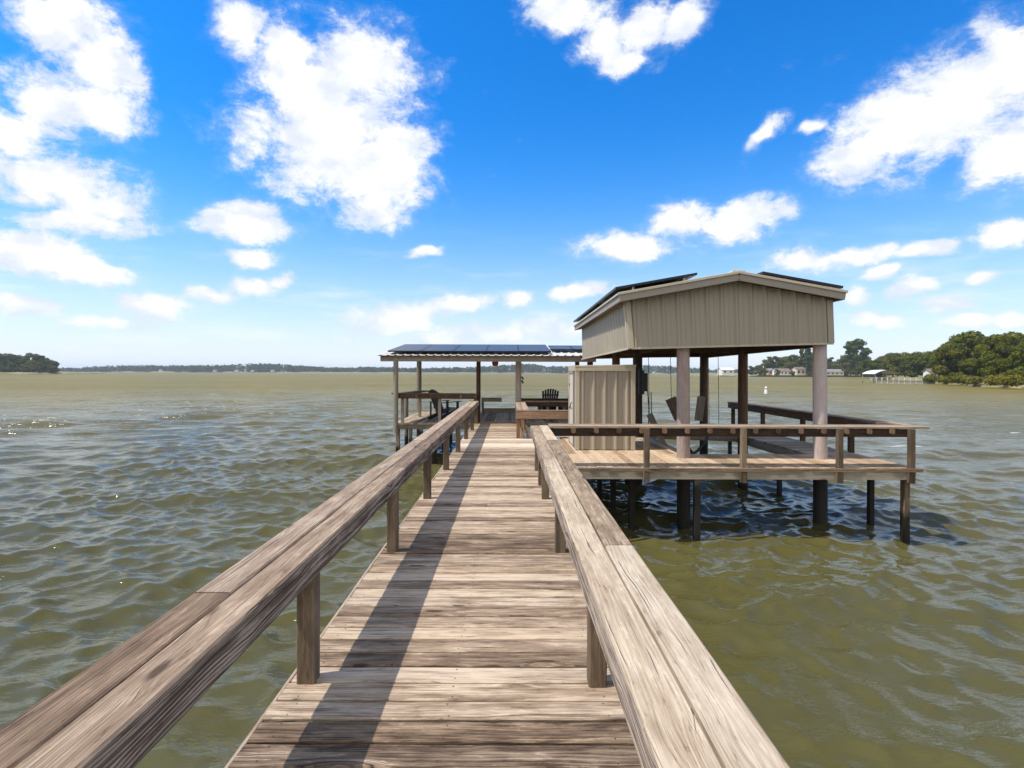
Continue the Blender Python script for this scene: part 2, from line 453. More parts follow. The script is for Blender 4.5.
M['needle'] = leaf('pine needles', (0.030, 0.056, 0.012), (0.075, 0.110, 0.022), (0.13, 0.14, 0.030))
M['farleaf'] = leaf('far foliage', (0.022, 0.044, 0.014), (0.040, 0.072, 0.020), (0.07, 0.092, 0.026))
M['bark'] = paint('grey brown bark', (0.13, 0.10, 0.075), 0.9, var=0.3, scale=2)

def ground_mat():
    m, N = new_mat('shore grass and earth')
    p = N.n('ShaderNodeNewGeometry').outputs['Position']
    n = N.noise(p, 0.09, 5.0, 0.6)
    c = N.ramp(n, [(0.3, (0.10, 0.11, 0.03)), (0.5, (0.20, 0.17, 0.065)), (0.7, (0.30, 0.25, 0.14))])
    finish(N, **{'Base Color': c, 'Roughness': 0.95})
    return m
M['ground'] = ground_mat()

def water_mat():
    m, N = new_mat('choppy lake water')
    p = N.n('ShaderNodeNewGeometry').outputs['Position']
    rot = N.n('ShaderNodeMapping', {'Vector': p, 'Rotation': (0, 0, R(9)), 'Scale': (0.36, 1.0, 1.0)}).outputs[0]
    dist = N.v('LENGTH', p)
    near = N.smooth(dist, 90.0, 12.0)
    farf = N.smooth(dist, 15.0, 60.0)
    a = N.noise(rot, 2.6, 3.0, 0.55, 0.4)
    b = N.noise(rot, 8.5, 3.0, 0.6, 0.3)
    c = N.noise(rot, 0.55, 4.0, 0.6, 0.2)
    e = N.noise(N.v('MULTIPLY', rot, (0.9, 1.0, 1.0)), 21.0, 3.0, 0.6, 0.3)
    d = N.noise(rot, 1.15, 4.0, 0.62, 0.5)
    h = N.m('ADD', N.m('MULTIPLY', a, 0.022), N.m('ADD', N.m('MULTIPLY', b, 0.016), N.m('MULTIPLY', N.m('MULTIPLY', c, farf), 1.2)))
    h = N.m('ADD', h, N.m('ADD', N.m('MULTIPLY', e, 0.0032), N.m('MULTIPLY', N.m('MULTIPLY', d, farf), 0.55)))
    bp = N.n('ShaderNodeBump', {'Strength': 1.0, 'Distance': 1.0, 'Height': h})
    big = N.noise(N.v('MULTIPLY', p, (0.35, 1.0, 1.0)), 0.05, 4.0, 0.6)
    col = N.mix(N.smooth(big, 0.35, 0.65), (0.072, 0.065, 0.021), (0.096, 0.085, 0.031))
    col = N.mix(N.smooth(dist, 9.0, 80.0), col, N.mix(N.smooth(big, 0.35, 0.65), (0.155, 0.122, 0.026), (0.190, 0.150, 0.038)))
    # whitecaps: small broken crests
    wc = N.noise(N.v('MULTIPLY', rot, (0.8, 1.0, 1.0)), 0.42, 5.0, 0.65, 0.3)
    wf = N.noise(rot, 0.06, 2.0, 0.5)
    foam = N.m('MULTIPLY', N.smooth(wc, 0.675, 0.715), N.smooth(wf, 0.40, 0.56))
    foam = N.m('MULTIPLY', foam, N.smooth(dist, 14.0, 30.0))
    col = N.mix(N.m('MULTIPLY', foam, 0.8), col, (0.7, 0.7, 0.68))
    ro = N.m('MAXIMUM', N.lin(foam, 0, 1, 0.08, 0.6), N.smooth(dist, 10.0, 90.0, 0.09, 0.34))
    spec = N.smooth(dist, 12.0, 120.0, 0.40, 0.035)
    finish(N, **{'Base Color': col, 'Roughness': ro, 'IOR': 1.33, 'Normal': bp.outputs[0], 'Specular IOR Level': spec})
    return m
M['water'] = water_mat()

# ================================================================= water sheet (one sheet to the horizon, finer near the pier)
def graded(dense0, dense1, step, g, end0, end1):
    mid = np.arange(dense0, dense1 + step / 2, step)
    def grow(start, end, sgn):
        out, s, x = [], step, start
        while (end - x) * sgn > 0:
            s *= g
            x += s * sgn
            out.append(x)
        return out
    return np.array(grow(dense0, end0, -1)[::-1] + list(mid) + grow(dense1, end1, 1))

gx = graded(-9, 9, 0.055, 1.022, -5200, 5200)
gy = graded(1.5, 13, 0.045, 1.011, -60, 5200)
sx, sy = np.gradient(gx), np.gradient(gy)
X, Y = np.meshgrid(gx, gy)
cell = np.maximum(sx[None, :], sy[:, None])
H = np.zeros_like(X)
DX = np.zeros_like(X)
DY = np.zeros_like(X)
waves = []
for i in range(150):
    lam = 0.20 * (4.4 / 0.20) ** nrg.rand()
    slope = 0.034 if lam < 0.5 else (0.024 if lam < 1.3 else 0.0155)
    amp = slope * lam / 6.283 * (0.5 + nrg.rand())
    if lam > 3.4:
        amp *= 0.7
    th = R(-90 + 20) + nrg.normal(0, 0.28) if lam > 1.3 else R(-90) + nrg.normal(0, 0.75)
    waves.append((lam, amp * 1.3, th, nrg.rand() * 6.283))
for lam, amp, th, ph in waves:
    k = 2 * math.pi / lam
    fade = np.clip((lam / 2.6 - cell) / (lam / 6), 0, 1)
    arg = k * (X * math.cos(th) + Y * math.sin(th)) + ph
    H += amp * fade * np.sin(arg)
    q = 0.85 * amp * fade * np.cos(arg)
    DX += q * math.cos(th)
    DY += q * math.sin(th)
nxv, nyv = len(gx), len(gy)
co = np.stack([X + DX, Y + DY, WATER + H], -1).reshape(-1, 3).astype(np.float32)
idx = np.arange(nxv * nyv).reshape(nyv, nxv)
quads = np.stack([idx[:-1, :-1], idx[:-1, 1:], idx[1:, 1:], idx[1:, :-1]], -1).reshape(-1, 4).astype(np.int32)
me = bpy.data.meshes.new('water')
me.vertices.add(len(co))
me.vertices.foreach_set('co', co.ravel())
me.loops.add(quads.size)
me.loops.foreach_set('vertex_index', quads.ravel())
me.polygons.add(len(quads))
me.polygons.foreach_set('loop_start', np.arange(0, quads.size, 4, dtype=np.int32))
me.polygons.foreach_set('use_smooth', np.ones(len(quads), dtype=bool))
me.update(calc_edges=True)
me.materials.append(M['water'])
water = bpy.data.objects.new('water', me)
COL.objects.link(water)
tag(water, 'choppy green brown lake water', 'water', kind='structure')

# ================================================================= the pier
pier = empty('pier', (-0.28, 0, WATER), label='long weathered plank pier leading straight out over the lake to the covered deck', cat='pier')
PITCH = 0.147
LX0, LX1 = -1.105, 0.545

def deck_cross(mb, y0, y1, x0, x1, nails=True, seg=6, jit=0.006, split=0.015, mi=0, z=0.0):
    """Boards lying across the walk (along x)."""
    y = y0
    while y < y1 - 0.05:
        g = rng.uniform(0.011, 0.021)
        yc = y + PITCH / 2
        dz = rng.uniform(-0.003, 0.002) + z
        parts = [(x0 + rng.uniform(-jit, jit), x1 + rng.uniform(-jit, jit))]
        if rng.random() < split:
            parts = [(parts[0][0], -0.27), (-0.266, parts[0][1])]
        for (a, b) in parts:
            mb.board((a, yc, dz - 0.019), (b, yc, dz - 0.019), PITCH - g, 0.038, ch=0.006, segs=seg, wob=0.0012, mi=mi)
        if nails:
            for nx in (x0 + 0.10, (x0 + x1) / 2 + rng.uniform(-.01, .01), x1 - 0.10):
                for ny in (-0.042, 0.042):
                    cx, cy = nx + rng.uniform(-.012, .012), yc + ny + rng.uniform(-.006, .006)
                    rr = 0.0045
                    vs = [(cx + rr * math.cos(t * 1.0472), cy + rr * math.sin(t * 1.0472), dz + 0.0012) for t in range(6)]
                    mb.add(vs, [tuple(range(6))], mi=2)
        y += PITCH

def deck_long(mb, x0, x1, y0, y1, seg=4, mi=0, z=0.0):
    """Boards lying along y."""
    x = x0
    while x < x1 - 0.05:
        w = min(PITCH, x1 - x)
        g = rng.uniform(0.004, 0.009)
        dz = rng.uniform(-0.003, 0.002) + z
        mb.board((x + w / 2, y0 + rng.uniform(-.008, .008), dz - 0.019), (x + w / 2, y1 + rng.uniform(-.008, .008), dz - 0.019), w - g, 0.038, ch=0.006, segs=seg, wob=0.0012, mi=mi)
        x += PITCH

mb = MB()
deck_cross(mb, -2.6, 11.0, LX0, LX1)
deck_cross(mb, 11.0, 12.6, LX0, LX1, mi=1, split=0)
deck_cross(mb, 12.6, 16.95, LX0, 0.30, split=0)
mb.build('deck', [M['deck'], M['bleached'], M['nail']], pier)
mb = MB()
mb.board((-1.117, -2.6, -0.072), (-1.117, 16.2, -0.072), 0.02, 0.14, segs=30, wob=0.003, tone=.8)
mb.build('edge_board', M['rail'], pier)
mb = MB()
for x in (-1.07, -0.3, 0.50):
    mb.board((x, -2.6, -0.13), (x, 16.9, -0.13), 0.05, 0.18, segs=4)
mb.build('stringer', M['brown'], pier)
for y in (-1.4, 1.0, 3.4, 5.9, 8.3, 10.7, 13.2, 15.6):
    for x in (-0.98, 0.42):
        if x > 0 and y > 12:
            x = 0.18
        mb = MB()
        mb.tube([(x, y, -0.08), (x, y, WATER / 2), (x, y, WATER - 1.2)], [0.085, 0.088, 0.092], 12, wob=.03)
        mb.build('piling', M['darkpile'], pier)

def rail_run(parent, x_in, sgn, top, y0, y1, posts, joints_in, joints_out, label, post_x, post_bot=0.0, beam_h=0.137, width=0.152, mat='rail'):
    """Inner beam on posts plus an outer board, along y. sgn: -1 = rail lies left of x_in, +1 = right."""
    mb = MB()
    ys = [y0] + joints_in + [y1]
    for a, b in zip(ys[:-1], ys[1:]):
        xc = x_in + sgn * width / 2
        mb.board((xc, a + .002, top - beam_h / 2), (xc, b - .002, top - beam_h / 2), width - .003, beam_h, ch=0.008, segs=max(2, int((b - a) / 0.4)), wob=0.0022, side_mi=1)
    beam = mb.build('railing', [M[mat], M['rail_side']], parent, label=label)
    mb = MB()
    ys = [y0] + joints_out + [y1]
    for a, b in zip(ys[:-1], ys[1:]):
        xc = x_in + sgn * (width * 1.5 + 0.004)
        mb.board((xc, a + .003, top - 0.017), (xc, b - .003, top - 0.017 + rng.uniform(-.003, .001)), width - .004, 0.036, ch=0.007, segs=max(2, int((b - a) / 0.4)), wob=0.002)
    mb.build('rail_board', M[mat], beam)
    mb = MB()
    ys = [y0] + joints_in + [y1]
    for a, b in zip(ys[:-1], ys[1:]):
        xc = x_in + sgn * width / 2
    for y in posts:
        mb = MB()
        mb.board((post_x, y + .045, post_bot), (post_x, y + .045, top - beam_h), 0.089, 0.089, up=(0, 1, 0), ch=0.006, segs=3, wob=0.001, tone=rng.uniform(.25, .6))
        mb.build('rail_post', M['post'], beam)
    return beam

LP = [0.72, 2.667, 4.62, 6.57, 8.52, 10.47, 12.42, 14.4, 16.3]
RP = [0.7, 2.65, 4.62, 6.57, 7.4, 8.45]
rail_run(pier, -0.952, -1, 0.682, -2.6, 16.55, LP, [4.9, 9.8, 13.6], [2.13, 6.9, 11.6], 'left railing with a shaded inner face', -1.018)
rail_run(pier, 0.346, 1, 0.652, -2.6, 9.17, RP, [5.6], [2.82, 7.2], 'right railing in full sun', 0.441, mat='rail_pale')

# short return railings round the open bay right of the walk
def rail_x(parent, y, x0, x1, top, posts, mat, name='railing', capw=0.29, beam_h=0.14, post_bot=0.0, board=True, postmat='post', lab=None):
    mb = MB()
    mb.board((x0, y + 0.02, top - 0.038 - beam_h / 2), (x1, y + 0.02, top - 0.038 - beam_h / 2), 0.04, beam_h, ch=.005, segs=6, wob=.0015)
    b = mb.build(name, M[mat], parent, label=lab)
    mb = MB()
    for k in (0, 1):
        mb.board((x0, y + capw / 4 + k * capw / 2, top - 0.018), (x1, y + capw / 4 + k * capw / 2, top - 0.018), capw / 2 - .004, 0.036, ch=.006, segs=8, wob=.0015)
    mb.build('rail_cap', M['rail'] if board else M[mat], b)
    for x in posts:
        mb = MB()
        mb.board((x, y + 0.085, post_bot), (x, y + 0.085, top - 0.038), 0.089, 0.089, up=(0, 1, 0), ch=.005)
        mb.build('rail_post', M[postmat], b)
    return b
rail_x(pier, 12.62, 0.14, 1.40, 0.66, [0.20, 0.30], 'redwood', beam_h=.16, postmat='redwood', lab='reddish brown return railing by the shed')
mb = MB()
mb.board((0.30, 12.93, 0.60), (0.30, 16.85, 0.60), 0.05, 0.13, segs=6)
b_ = mb.build('railing', M['redwood'], pier)
mb = MB()
for k in (0, 1):
    mb.board((0.24 + k * .15, 12.92, 0.642), (0.24 + k * .15, 16.9, 0.642), .146, .036, segs=6, wob=.0015)
mb.build('rail_cap', M['rail'], b_)
for y in (14.6, 16.6):
    mb = MB()
    mb.board((0.38, y, 0.0), (0.38, y, 0.6), .089, .089, up=(0, 1, 0))
    mb.build('rail_post', M['post'], b_)

# ================================================================= boat slip platform
plat = empty('slip_platform', (3.5, 10.0, WATER), label='tan boarded platform on dark posts wrapped round the boat slip right of the pier', cat='platform')
mb = MB()
deck_long(mb, 0.56, 6.73, 8.83, 10.30, mi=0)
deck_long(mb, 0.70, 3.45, 10.30, 12.6, mi=0)
deck_long(mb, 1.25, 3.45, 12.6, 16.2, mi=0)
deck_cross(mb, 10.30, 16.3, 5.78, 6.74, nails=False, split=0, mi=1)
mb.build('deck', [M['tan_deck'], M['grey']], plat)
mb = MB()
mb.board((0.58, 8.86, -0.13), (6.70, 8.86, -0.13), 0.04, 0.14, segs=8, wob=.001)
mb.build('fascia_board', M['grey'], plat)
mb = MB()
mb.board((0.60, 8.735, -0.024), (6.74, 8.735, -0.024), 0.035, 0.056, segs=14, wob=.0015)
mb.build('edge_board', M['rail'], plat)
mb = MB()
mb.board((5.80, 10.32, -0.12), (5.80, 16.3, -0.12), 0.04, 0.17, segs=6, wob=.001)
mb.board((6.71, 8.9, -0.12), (6.71, 16.3, -0.12), 0.04, 0.15, segs=6, wob=.001)
mb.board((3.43, 10.3, -0.12), (3.43, 16.2, -0.12), 0.04, 0.15, segs=6, wob=.001)
mb.board((3.45, 10.28, -0.12), (5.78, 10.28, -0.12), 0.04, 0.15, segs=6, wob=.001)
mb.build('side_board', M['grey'], plat)
mb = MB()
for y in (9.35, 9.9):
    mb = MB()
    mb.board((0.6, y, -0.13), (6.68, y, -0.13), 0.05, 0.17)
    mb.build('joist', M['brown'], plat)
for y in (11.2, 12.4, 13.8, 15.2):
    for (xa, xb) in ((1.3, 3.4), (5.83, 6.68)):
        mb = MB()
        mb.board((xa, y, -0.13), (xb, y, -0.13), 0.05, 0.17)
        mb.build('joist', M['brown'], plat)
mb = MB()
mb.board((0.66, 8.86, 0.575), (6.70, 8.86, 0.575), 0.04, 0.13, segs=8, wob=.001)
fr = mb.build('railing', M['brown'], plat, label='front railing with cleats under its cap')
mb = MB()
mb.board((0.655, 8.90, 0.667), (6.92, 8.90, 0.667), .17, .036, segs=12, wob=.002)
mb.board((0.655, 9.075, 0.667), (6.86, 9.075, 0.667), .17, .036, segs=12, wob=.002)
mb.build('rail_cap', M['rail'], fr)
for x in (2.25, 3.84, 5.42, 6.60):
    mb = MB()
    mb.board((x, 8.795, -0.04), (x, 8.795, 0.645), .085, .085, up=(0, 1, 0), ch=.005)
    mb.board((x, 8.795, -0.24), (x, 8.795, -0.045), .09, .085, up=(0, 1, 0), ch=.005)
    mb.build('rail_post', M['post'], fr)
for k in range(15):
    x = 1.05 + k * 0.375
    mb = MB()
    mb.board((x, 8.80, 0.605), (x, 8.84, 0.605), .075, .085, ch=.015)
    mb.build('cleat', M['cleat'], fr)
mb = MB()
mb.board((6.66, 9.2, 0.57), (6.66, 16.3, 0.57), 0.04, 0.14, segs=8)
sr = mb.build('railing', M['brown'], plat)
mb = MB()
mb.board((6.70, 9.165, 0.665), (6.70, 16.3, 0.665), .15, .036, segs=12, wob=.002)
mb.board((6.85, 9.165, 0.665), (6.85, 16.3, 0.665), .14, .036, segs=12, wob=.002)
mb.build('rail_cap', M['rail'], sr)
for y in (10.6, 12.35, 14.3, 16.2):
    mb = MB()
    mb.board((6.76, y, -0.2), (6.76, y, 0.646), .089, .089, up=(0, 1, 0))
    mb.build('rail_post', M['brown'], sr)
for (x, y, s, mk) in [(6.60, 8.93, .10, 'post'), (3.13, 8.95, .10, 'pile'), (6.58, 9.75, .09, 'darkpile'), (2.19, 9.6, .10, 'darkpile'), (2.05, 10.6, .10, 'darkpile'),
                      (1.95, 11.6, .10, 'darkpile'), (0.75, 9.4, .10, 'darkpile'), (6.3, 12.5, .09, 'darkpile'), (6.5, 15.8, .09, 'darkpile'), (2.9, 13.2, .10, 'darkpile'), (2.0, 15.6, .1, 'darkpile'),
                      (1.4, 14.2, .1, 'darkpile'), (1.1, 12.3, .1, 'darkpile')]:
    mb = MB()
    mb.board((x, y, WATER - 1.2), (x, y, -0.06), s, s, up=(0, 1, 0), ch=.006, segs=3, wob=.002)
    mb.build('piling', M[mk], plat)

# ================================================================= boathouse
bh = empty('boathouse', (3.95, 12.7, WATER), label='tan metal sided boathouse roof box on tall round pilings over the boat slip', cat='boathouse')
def pile(x, y, z0, z1, rad, mat, parent, lean=0.0):
    mb = MB()
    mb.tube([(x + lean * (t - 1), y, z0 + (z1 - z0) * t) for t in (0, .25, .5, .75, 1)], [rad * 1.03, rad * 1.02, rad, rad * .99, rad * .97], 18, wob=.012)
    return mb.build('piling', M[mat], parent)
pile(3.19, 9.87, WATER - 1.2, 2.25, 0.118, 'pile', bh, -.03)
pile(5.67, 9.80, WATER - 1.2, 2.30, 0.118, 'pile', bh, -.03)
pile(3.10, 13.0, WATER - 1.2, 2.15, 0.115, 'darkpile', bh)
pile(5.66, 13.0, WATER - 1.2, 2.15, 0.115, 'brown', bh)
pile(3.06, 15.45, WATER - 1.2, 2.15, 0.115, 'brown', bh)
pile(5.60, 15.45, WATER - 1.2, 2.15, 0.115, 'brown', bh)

def ribbed(mb, P, n_rib, depth, outward, ribw=0.05, mi=0):
    """Ribbed metal sheet on the quad P = (bottom0, bottom1, top1, top0) (or callables of u), ribs along v."""
    out = Vector(outward)
    B0, B1, T1, T0 = [Vector(p) for p in P[:4]]
    topf = P[4] if len(P) > 4 else None
    L = (B1 - B0).length
    us = []
    for k in range(n_rib):
        c = (k + 0.5) / n_rib
        h, b = ribw * .22 / L, (ribw * .5 + .022) / L
        us += [(c - b, 0), (c - h, 1), (c + h, 1), (c + b, 0)]
        mid = (k + 1.0) / n_rib
        if k < n_rib - 1:
            us += [(mid - .012 / L, 0), (mid - .006 / L, .18), (mid + .006 / L, .18), (mid + .012 / L, 0)]
    us = [(0, 0)] + us + [(1, 0)]
    vs, fs = [], []
    for (u, d) in us:
        b = B0.lerp(B1, u) + out * depth * d
        t = T0.lerp(T1, u) + out * depth * d
        if topf:
            t.z = topf(u)
        vs += [b, t]
    for i in range(len(us) - 1):
        fs.append((2 * i, 2 * i + 2, 2 * i + 3, 2 * i + 1))
    mb.add(vs, fs, mi=mi)

FY0, FY1 = 9.72, 9.62                        # front gable wall: left end, right end
ZL, ZR, ZA = 2.86, 2.90, 3.235               # wall tops and apex
UA = (4.02 - 2.10) / (5.83 - 2.10)
top_f = lambda u: ZL + (ZA - ZL) * u / UA if u < UA else ZA + (ZR - ZA) * (u - UA) / (1 - UA)
mb = MB()
# split at the apex so that the ridge point is sharp
ribbed(mb, [(2.16, FY0, 2.005), (5.80, FY1, 2.10), (5.77, FY1, ZR), (2.10, FY0, ZL), top_f], 14, 0.034, (0, -1, 0), .055)
mb.build('gable_wall', M['siding'], bh)
mb = MB()
ribbed(mb, [(2.12, 15.65, 1.95), (2.175, 9.72, 2.005), (2.10, 9.72, ZL + .05), (2.10, 15.65, ZL + .05)], 22, 0.022, (-1, 0, 0))
mb.build('side_wall', M['siding'], bh)
mb = MB()
ribbed(mb, [(5.80, 9.62, 2.10), (5.80, 15.65, 2.05), (5.77, 15.65, ZR + .03), (5.77, 9.62, ZR + .03)], 22, 0.022, (1, 0, 0))
mb.build('side_wall', M['siding'], bh)
mb = MB()
ribbed(mb, [(5.80, 15.65, 2.05), (2.12, 15.65, 1.95), (2.10, 15.65, ZL), (5.77, 15.65, ZR), lambda u: top_f(1 - u)], 14, 0.022, (0, 1, 0))
mb.build('gable_wall', M['siding'], bh)
# corner and bottom trims
mb = MB()
mb.board((2.205, FY0 - .022, 2.0), (2.13, FY0 - .022, ZL - .01), 0.09, 0.03, up=(0, 1, 0), ch=.004)
mb.board((2.16, FY0 + .03, 2.0), (2.075, FY0 + .03, ZL - .01), 0.03, 0.08, up=(0, 1, 0), ch=.004)
mb.build('corner_trim', M['siding_trim'], bh)
mb = MB()
mb.board((5.76, FY1 - .022, 2.10), (5.73, FY1 - .022, ZR - .02), 0.11, 0.03, up=(0, 1, 0), ch=.004)
mb.build('corner_trim', M['siding'], bh)
mb = MB()
mb.board((2.20, FY0 - .018, 2.0), (5.80, FY1 - .018, 2.095), 0.03, 0.035, ch=.004)
mb.board((2.165, 9.75, 2.0), (2.09, 15.65, 1.945), 0.03, 0.035, ch=.004)
mb.build('bottom_trim', M['siding_trim'], bh)
# framing underneath
mb = MB()
for (x0, x1, y, z) in [(2.2, 5.75, 9.80, 2.12), (2.2, 5.75, 13.0, 2.10), (2.2, 5.75, 15.5, 2.06), (2.2, 5.75, 11.4, 2.2), (2.2, 5.75, 14.2, 2.2)]:
    mb.board((x0, y, z), (x1, y, z + .04), 0.05, 0.16)
for x in (2.24, 3.1, 5.66, 5.76):
    mb.board((x, 9.8, 2.13), (x, 15.55, 2.08), 0.05, 0.16)
for k in range(11):
    mb.board((2.2, 9.9 + k * .55, 2.42), (5.76, 9.9 + k * .55, 2.45), 0.04, 0.14)
mb.build('ceiling_frame', M['brown'], bh)
# roof: two ribbed slopes, ridge at x = 4.02
RY0, RY1 = 9.40, 15.95
AP = 3.335
EL, ER = (1.92, 2.955), (5.89, 3.0)
def slope(E, sgn):
    mb = MB()
    A = (4.02, AP)
    P = [Vector((E[0], RY0, E[1])), Vector((E[0], RY1, E[1])), Vector((A[0], RY1, A[1])), Vector((A[0], RY0, A[1]))]
    nrm = Vector((sgn * (A[1] - E[1]), 0, abs(A[0] - E[0]))).normalized()
    ribbed(mb, P, 26, 0.03, nrm, .05)
    # underside sheet
    off = -nrm * 0.02
    mb.add([p + off for p in P], [(0, 1, 2, 3)], mi=1)
    return mb.build('roof', [M['roof_metal'], M['soffit']], bh)
slope(EL, -1)
slope(ER, 1)
mb = MB()
mb.board((4.02, RY0 - .01, AP + .02), (4.02, RY1 + .01, AP + .02), 0.22, 0.02, ch=.004)
mb.build('ridge_cap', M['roof_metal'], bh)
mb = MB()
def fascia(p0, p1, h, t, outx):
    mb.board(p0, p1, t, h, ch=.004, segs=2)
fascia((EL[0] - .0, RY0 + .012, EL[1] - .085), (4.02, RY0 + .012, AP - .085), .125, .03, 0)
fascia((4.022, RY0 + .012, AP - .085), (ER[0], RY0 + .012, ER[1] - .085), .125, .03, 0)
fascia((EL[0] + .015, RY0 + .03, EL[1] - .085), (EL[0] + .015, RY1, EL[1] - .085), .12, .03, 0)
fascia((ER[0] - .015, RY0 + .03, ER[1] - .085), (ER[0] - .015, RY1, ER[1] - .085), .12, .03, 0)
mb.build('fascia_board', M['fascia'], bh)
mb = MB()
mb.board((EL[0] - .02, RY0 - .012, EL[1] - .008), (4.02, RY0 - .012, AP - .006), .03, .045, ch=.004)
mb.board((4.021, RY0 - .012, AP - .006), (ER[0] + .03, RY0 - .012, ER[1] - .008), .03, .045, ch=.004)
mb.board((EL[0] - .015, RY0, EL[1] - .008), (EL[0] - .015, RY1, EL[1] - .008), .03, .04, ch=.004)
mb.build('drip_edge', M['siding_trim'], bh)
mb = MB()
mb.add([(EL[0], RY0 + .03, EL[1] - .145), (2.12, RY0 + .03, EL[1] - .105), (2.12, RY1, EL[1] - .105), (EL[0], RY1, EL[1] - .145)], [(0, 1, 2, 3)])
mb.build('soffit', M['soffit'], bh)

def panel(name, origin, ux, uy, w, h, parent, t=0.04):
    """One framed solar panel: origin = lower corner, ux/uy unit vectors along width and up the slope."""
    o, ux, uy = Vector(origin), Vector(ux).normalized(), Vector(uy).normalized()
    n = ux.cross(uy).normalized()
    if n.z < 0:
        n = -n
    mb = MB()
    c = [o, o + ux * w, o + ux * w + uy * h, o + uy * h]
    f = 0.012
    wps = [(f, f, 0), (w - f, f, 0), (w - f, h - f, 0), (f, h - f, 0)]
    ins = [o + ux * a + uy * b + n * (t - .004) for (a, b, _) in wps]
    mb.add(ins, [(0, 1, 2, 3)], wps, mi=0)
    lo = [p for p in c]
    hi = [p + n * t for p in c]
    mb.add(lo + hi, [(3, 2, 1, 0), (0, 1, 5, 4), (1, 2, 6, 5), (2, 3, 7, 6), (3, 0, 4, 7)], mi=1)
    inn = [p + n * .004 for p in ins]
    mb.add(hi + inn, [(0, 1, 5, 4), (1, 2, 6, 5), (2, 3, 7, 6), (3, 0, 4, 7)], mi=1)
    return mb.build(name, [M['solar'], M['frame']], parent)
# left slope array and right slope array
for (E, sgn, x_lo, ln) in ((EL, -1, 1.86, 1.46), (ER, 1, 5.86, 1.44)):
    A = Vector((4.02, 0, AP)) - Vector((E[0], 0, E[1]))
    uy = A.normalized()
    zb = E[1] + (x_lo - E[0]) * (A.z / A.x) + (0.085 if sgn < 0 else 0.055)
    y = RY0 + .02
    k = 0
    while y < RY1 - 1.0:
        panel('solar_panel', (x_lo, y, zb), (0, 1, 0), uy, 1.03, ln, bh)
        y += 1.05
mb = MB()
for (E, sgn) in ((EL, -1), (ER, 1)):
    A = Vector((4.02, 0, AP)) - Vector((E[0], 0, E[1]))
    for f in (0.12, 0.55):
        p = Vector((E[0], 0, E[1])) + A * f
        mb.board((p.x, RY0 + .06, p.z + .05), (p.x, RY1 - .2, p.z + .05), .035, .05)
mb.build('panel_rail', M['galv'], bh)

# ================================================================= storage shed
shed = empty('storage_shed', (1.92, 11.38, 0), label='small tan metal storage shed with a narrow side door on the platform beside the pier', cat='shed')
sx0, sx1, sy0, sy1, sh = 1.355, 2.48, 10.78, 11.97, 1.70
def shed_wall(P, n, out):
    mb = MB()
    ribbed(mb, P, n, 0.032, out, .05)
    mb.build('wall', M['siding'], shed)
shed_wall([(sx0, sy0, 0.01), (sx1, sy0, 0.01), (sx1, sy0, sh), (sx0, sy0, sh)], 5, (0, -1, 0))
shed_wall([(sx1, sy0, 0.01), (sx1, sy1, 0.01), (sx1, sy1, sh), (sx1, sy0, sh)], 5, (1, 0, 0))
shed_wall([(sx1, sy1, 0.01), (sx0, sy1, 0.01), (sx0, sy1, sh), (sx1, sy1, sh)], 5, (0, 1, 0))
shed_wall([(sx0, sy1, 0.01), (sx0, sy0, 0.01), (sx0, sy0, sh), (sx0, sy1, sh)], 5, (-1, 0, 0))
mb = MB()
for (x, y) in ((sx0, sy0), (sx1, sy0), (sx0, sy1)):
    mb = MB()
    mb.board((x, y, 0.01), (x, y, sh), .085, .07, up=(0, 1, 0), ch=.005)
    mb.build('corner_trim', M['siding_trim'], shed)
mb = MB()
mb.board((sx0 - .05, (sy0 + sy1) / 2, sh - .02), (sx1 + .05, (sy0 + sy1) / 2, sh + .0), sy1 - sy0 + .10, 0.05, ch=.006)
mb.board((sx0 - .04, sy0 - .035, sh - .065), (sx1 + .04, sy0 - .035, sh - .065), .03, .085, ch=.006)
mb.board((sx0 - .035, sy0 - .02, sh - .065), (sx0 - .035, sy1, sh - .065), .03, .085, ch=.006)
mb.build('roof', M['siding_trim'], shed)
mb = MB()
mb.board((sx0 - .035, sy0 + .62, 0.06), (sx0 - .035, sy0 + .62, 1.52), .03, .62, up=(0, 1, 0), ch=.004)
dr = mb.build('door', M['door'], shed)
mb = MB()
mb.tube([(sx0 - .055, sy0 + .38, .80), (sx0 - .09, sy0 + .38, .82), (sx0 - .09, sy0 + .38, .92), (sx0 - .055, sy0 + .38, .94)], .009, 6)
mb.build('handle', M['dark_metal'], dr)
for z in (.3, .8, 1.3):
    mb = MB()
    mb.board((sx0 - .053, sy0 + .86, z), (sx0 - .053, sy0 + .99, z), .01, .05)
    mb.build('hinge', M['dark_metal'], dr)
mb = MB()
for y in (sy0 + .27, sy0 + .97):
    mb.board((sx0 - .03, y, 0.03), (sx0 - .03, y, 1.56), .05, .05, up=(0, 1, 0))
mb.board((sx0 - .03, sy0 + .25, 1.56), (sx0 - .03, sy0 + .99, 1.56), .05, .05)
mb.build('door_frame', M['fascia'], shed)

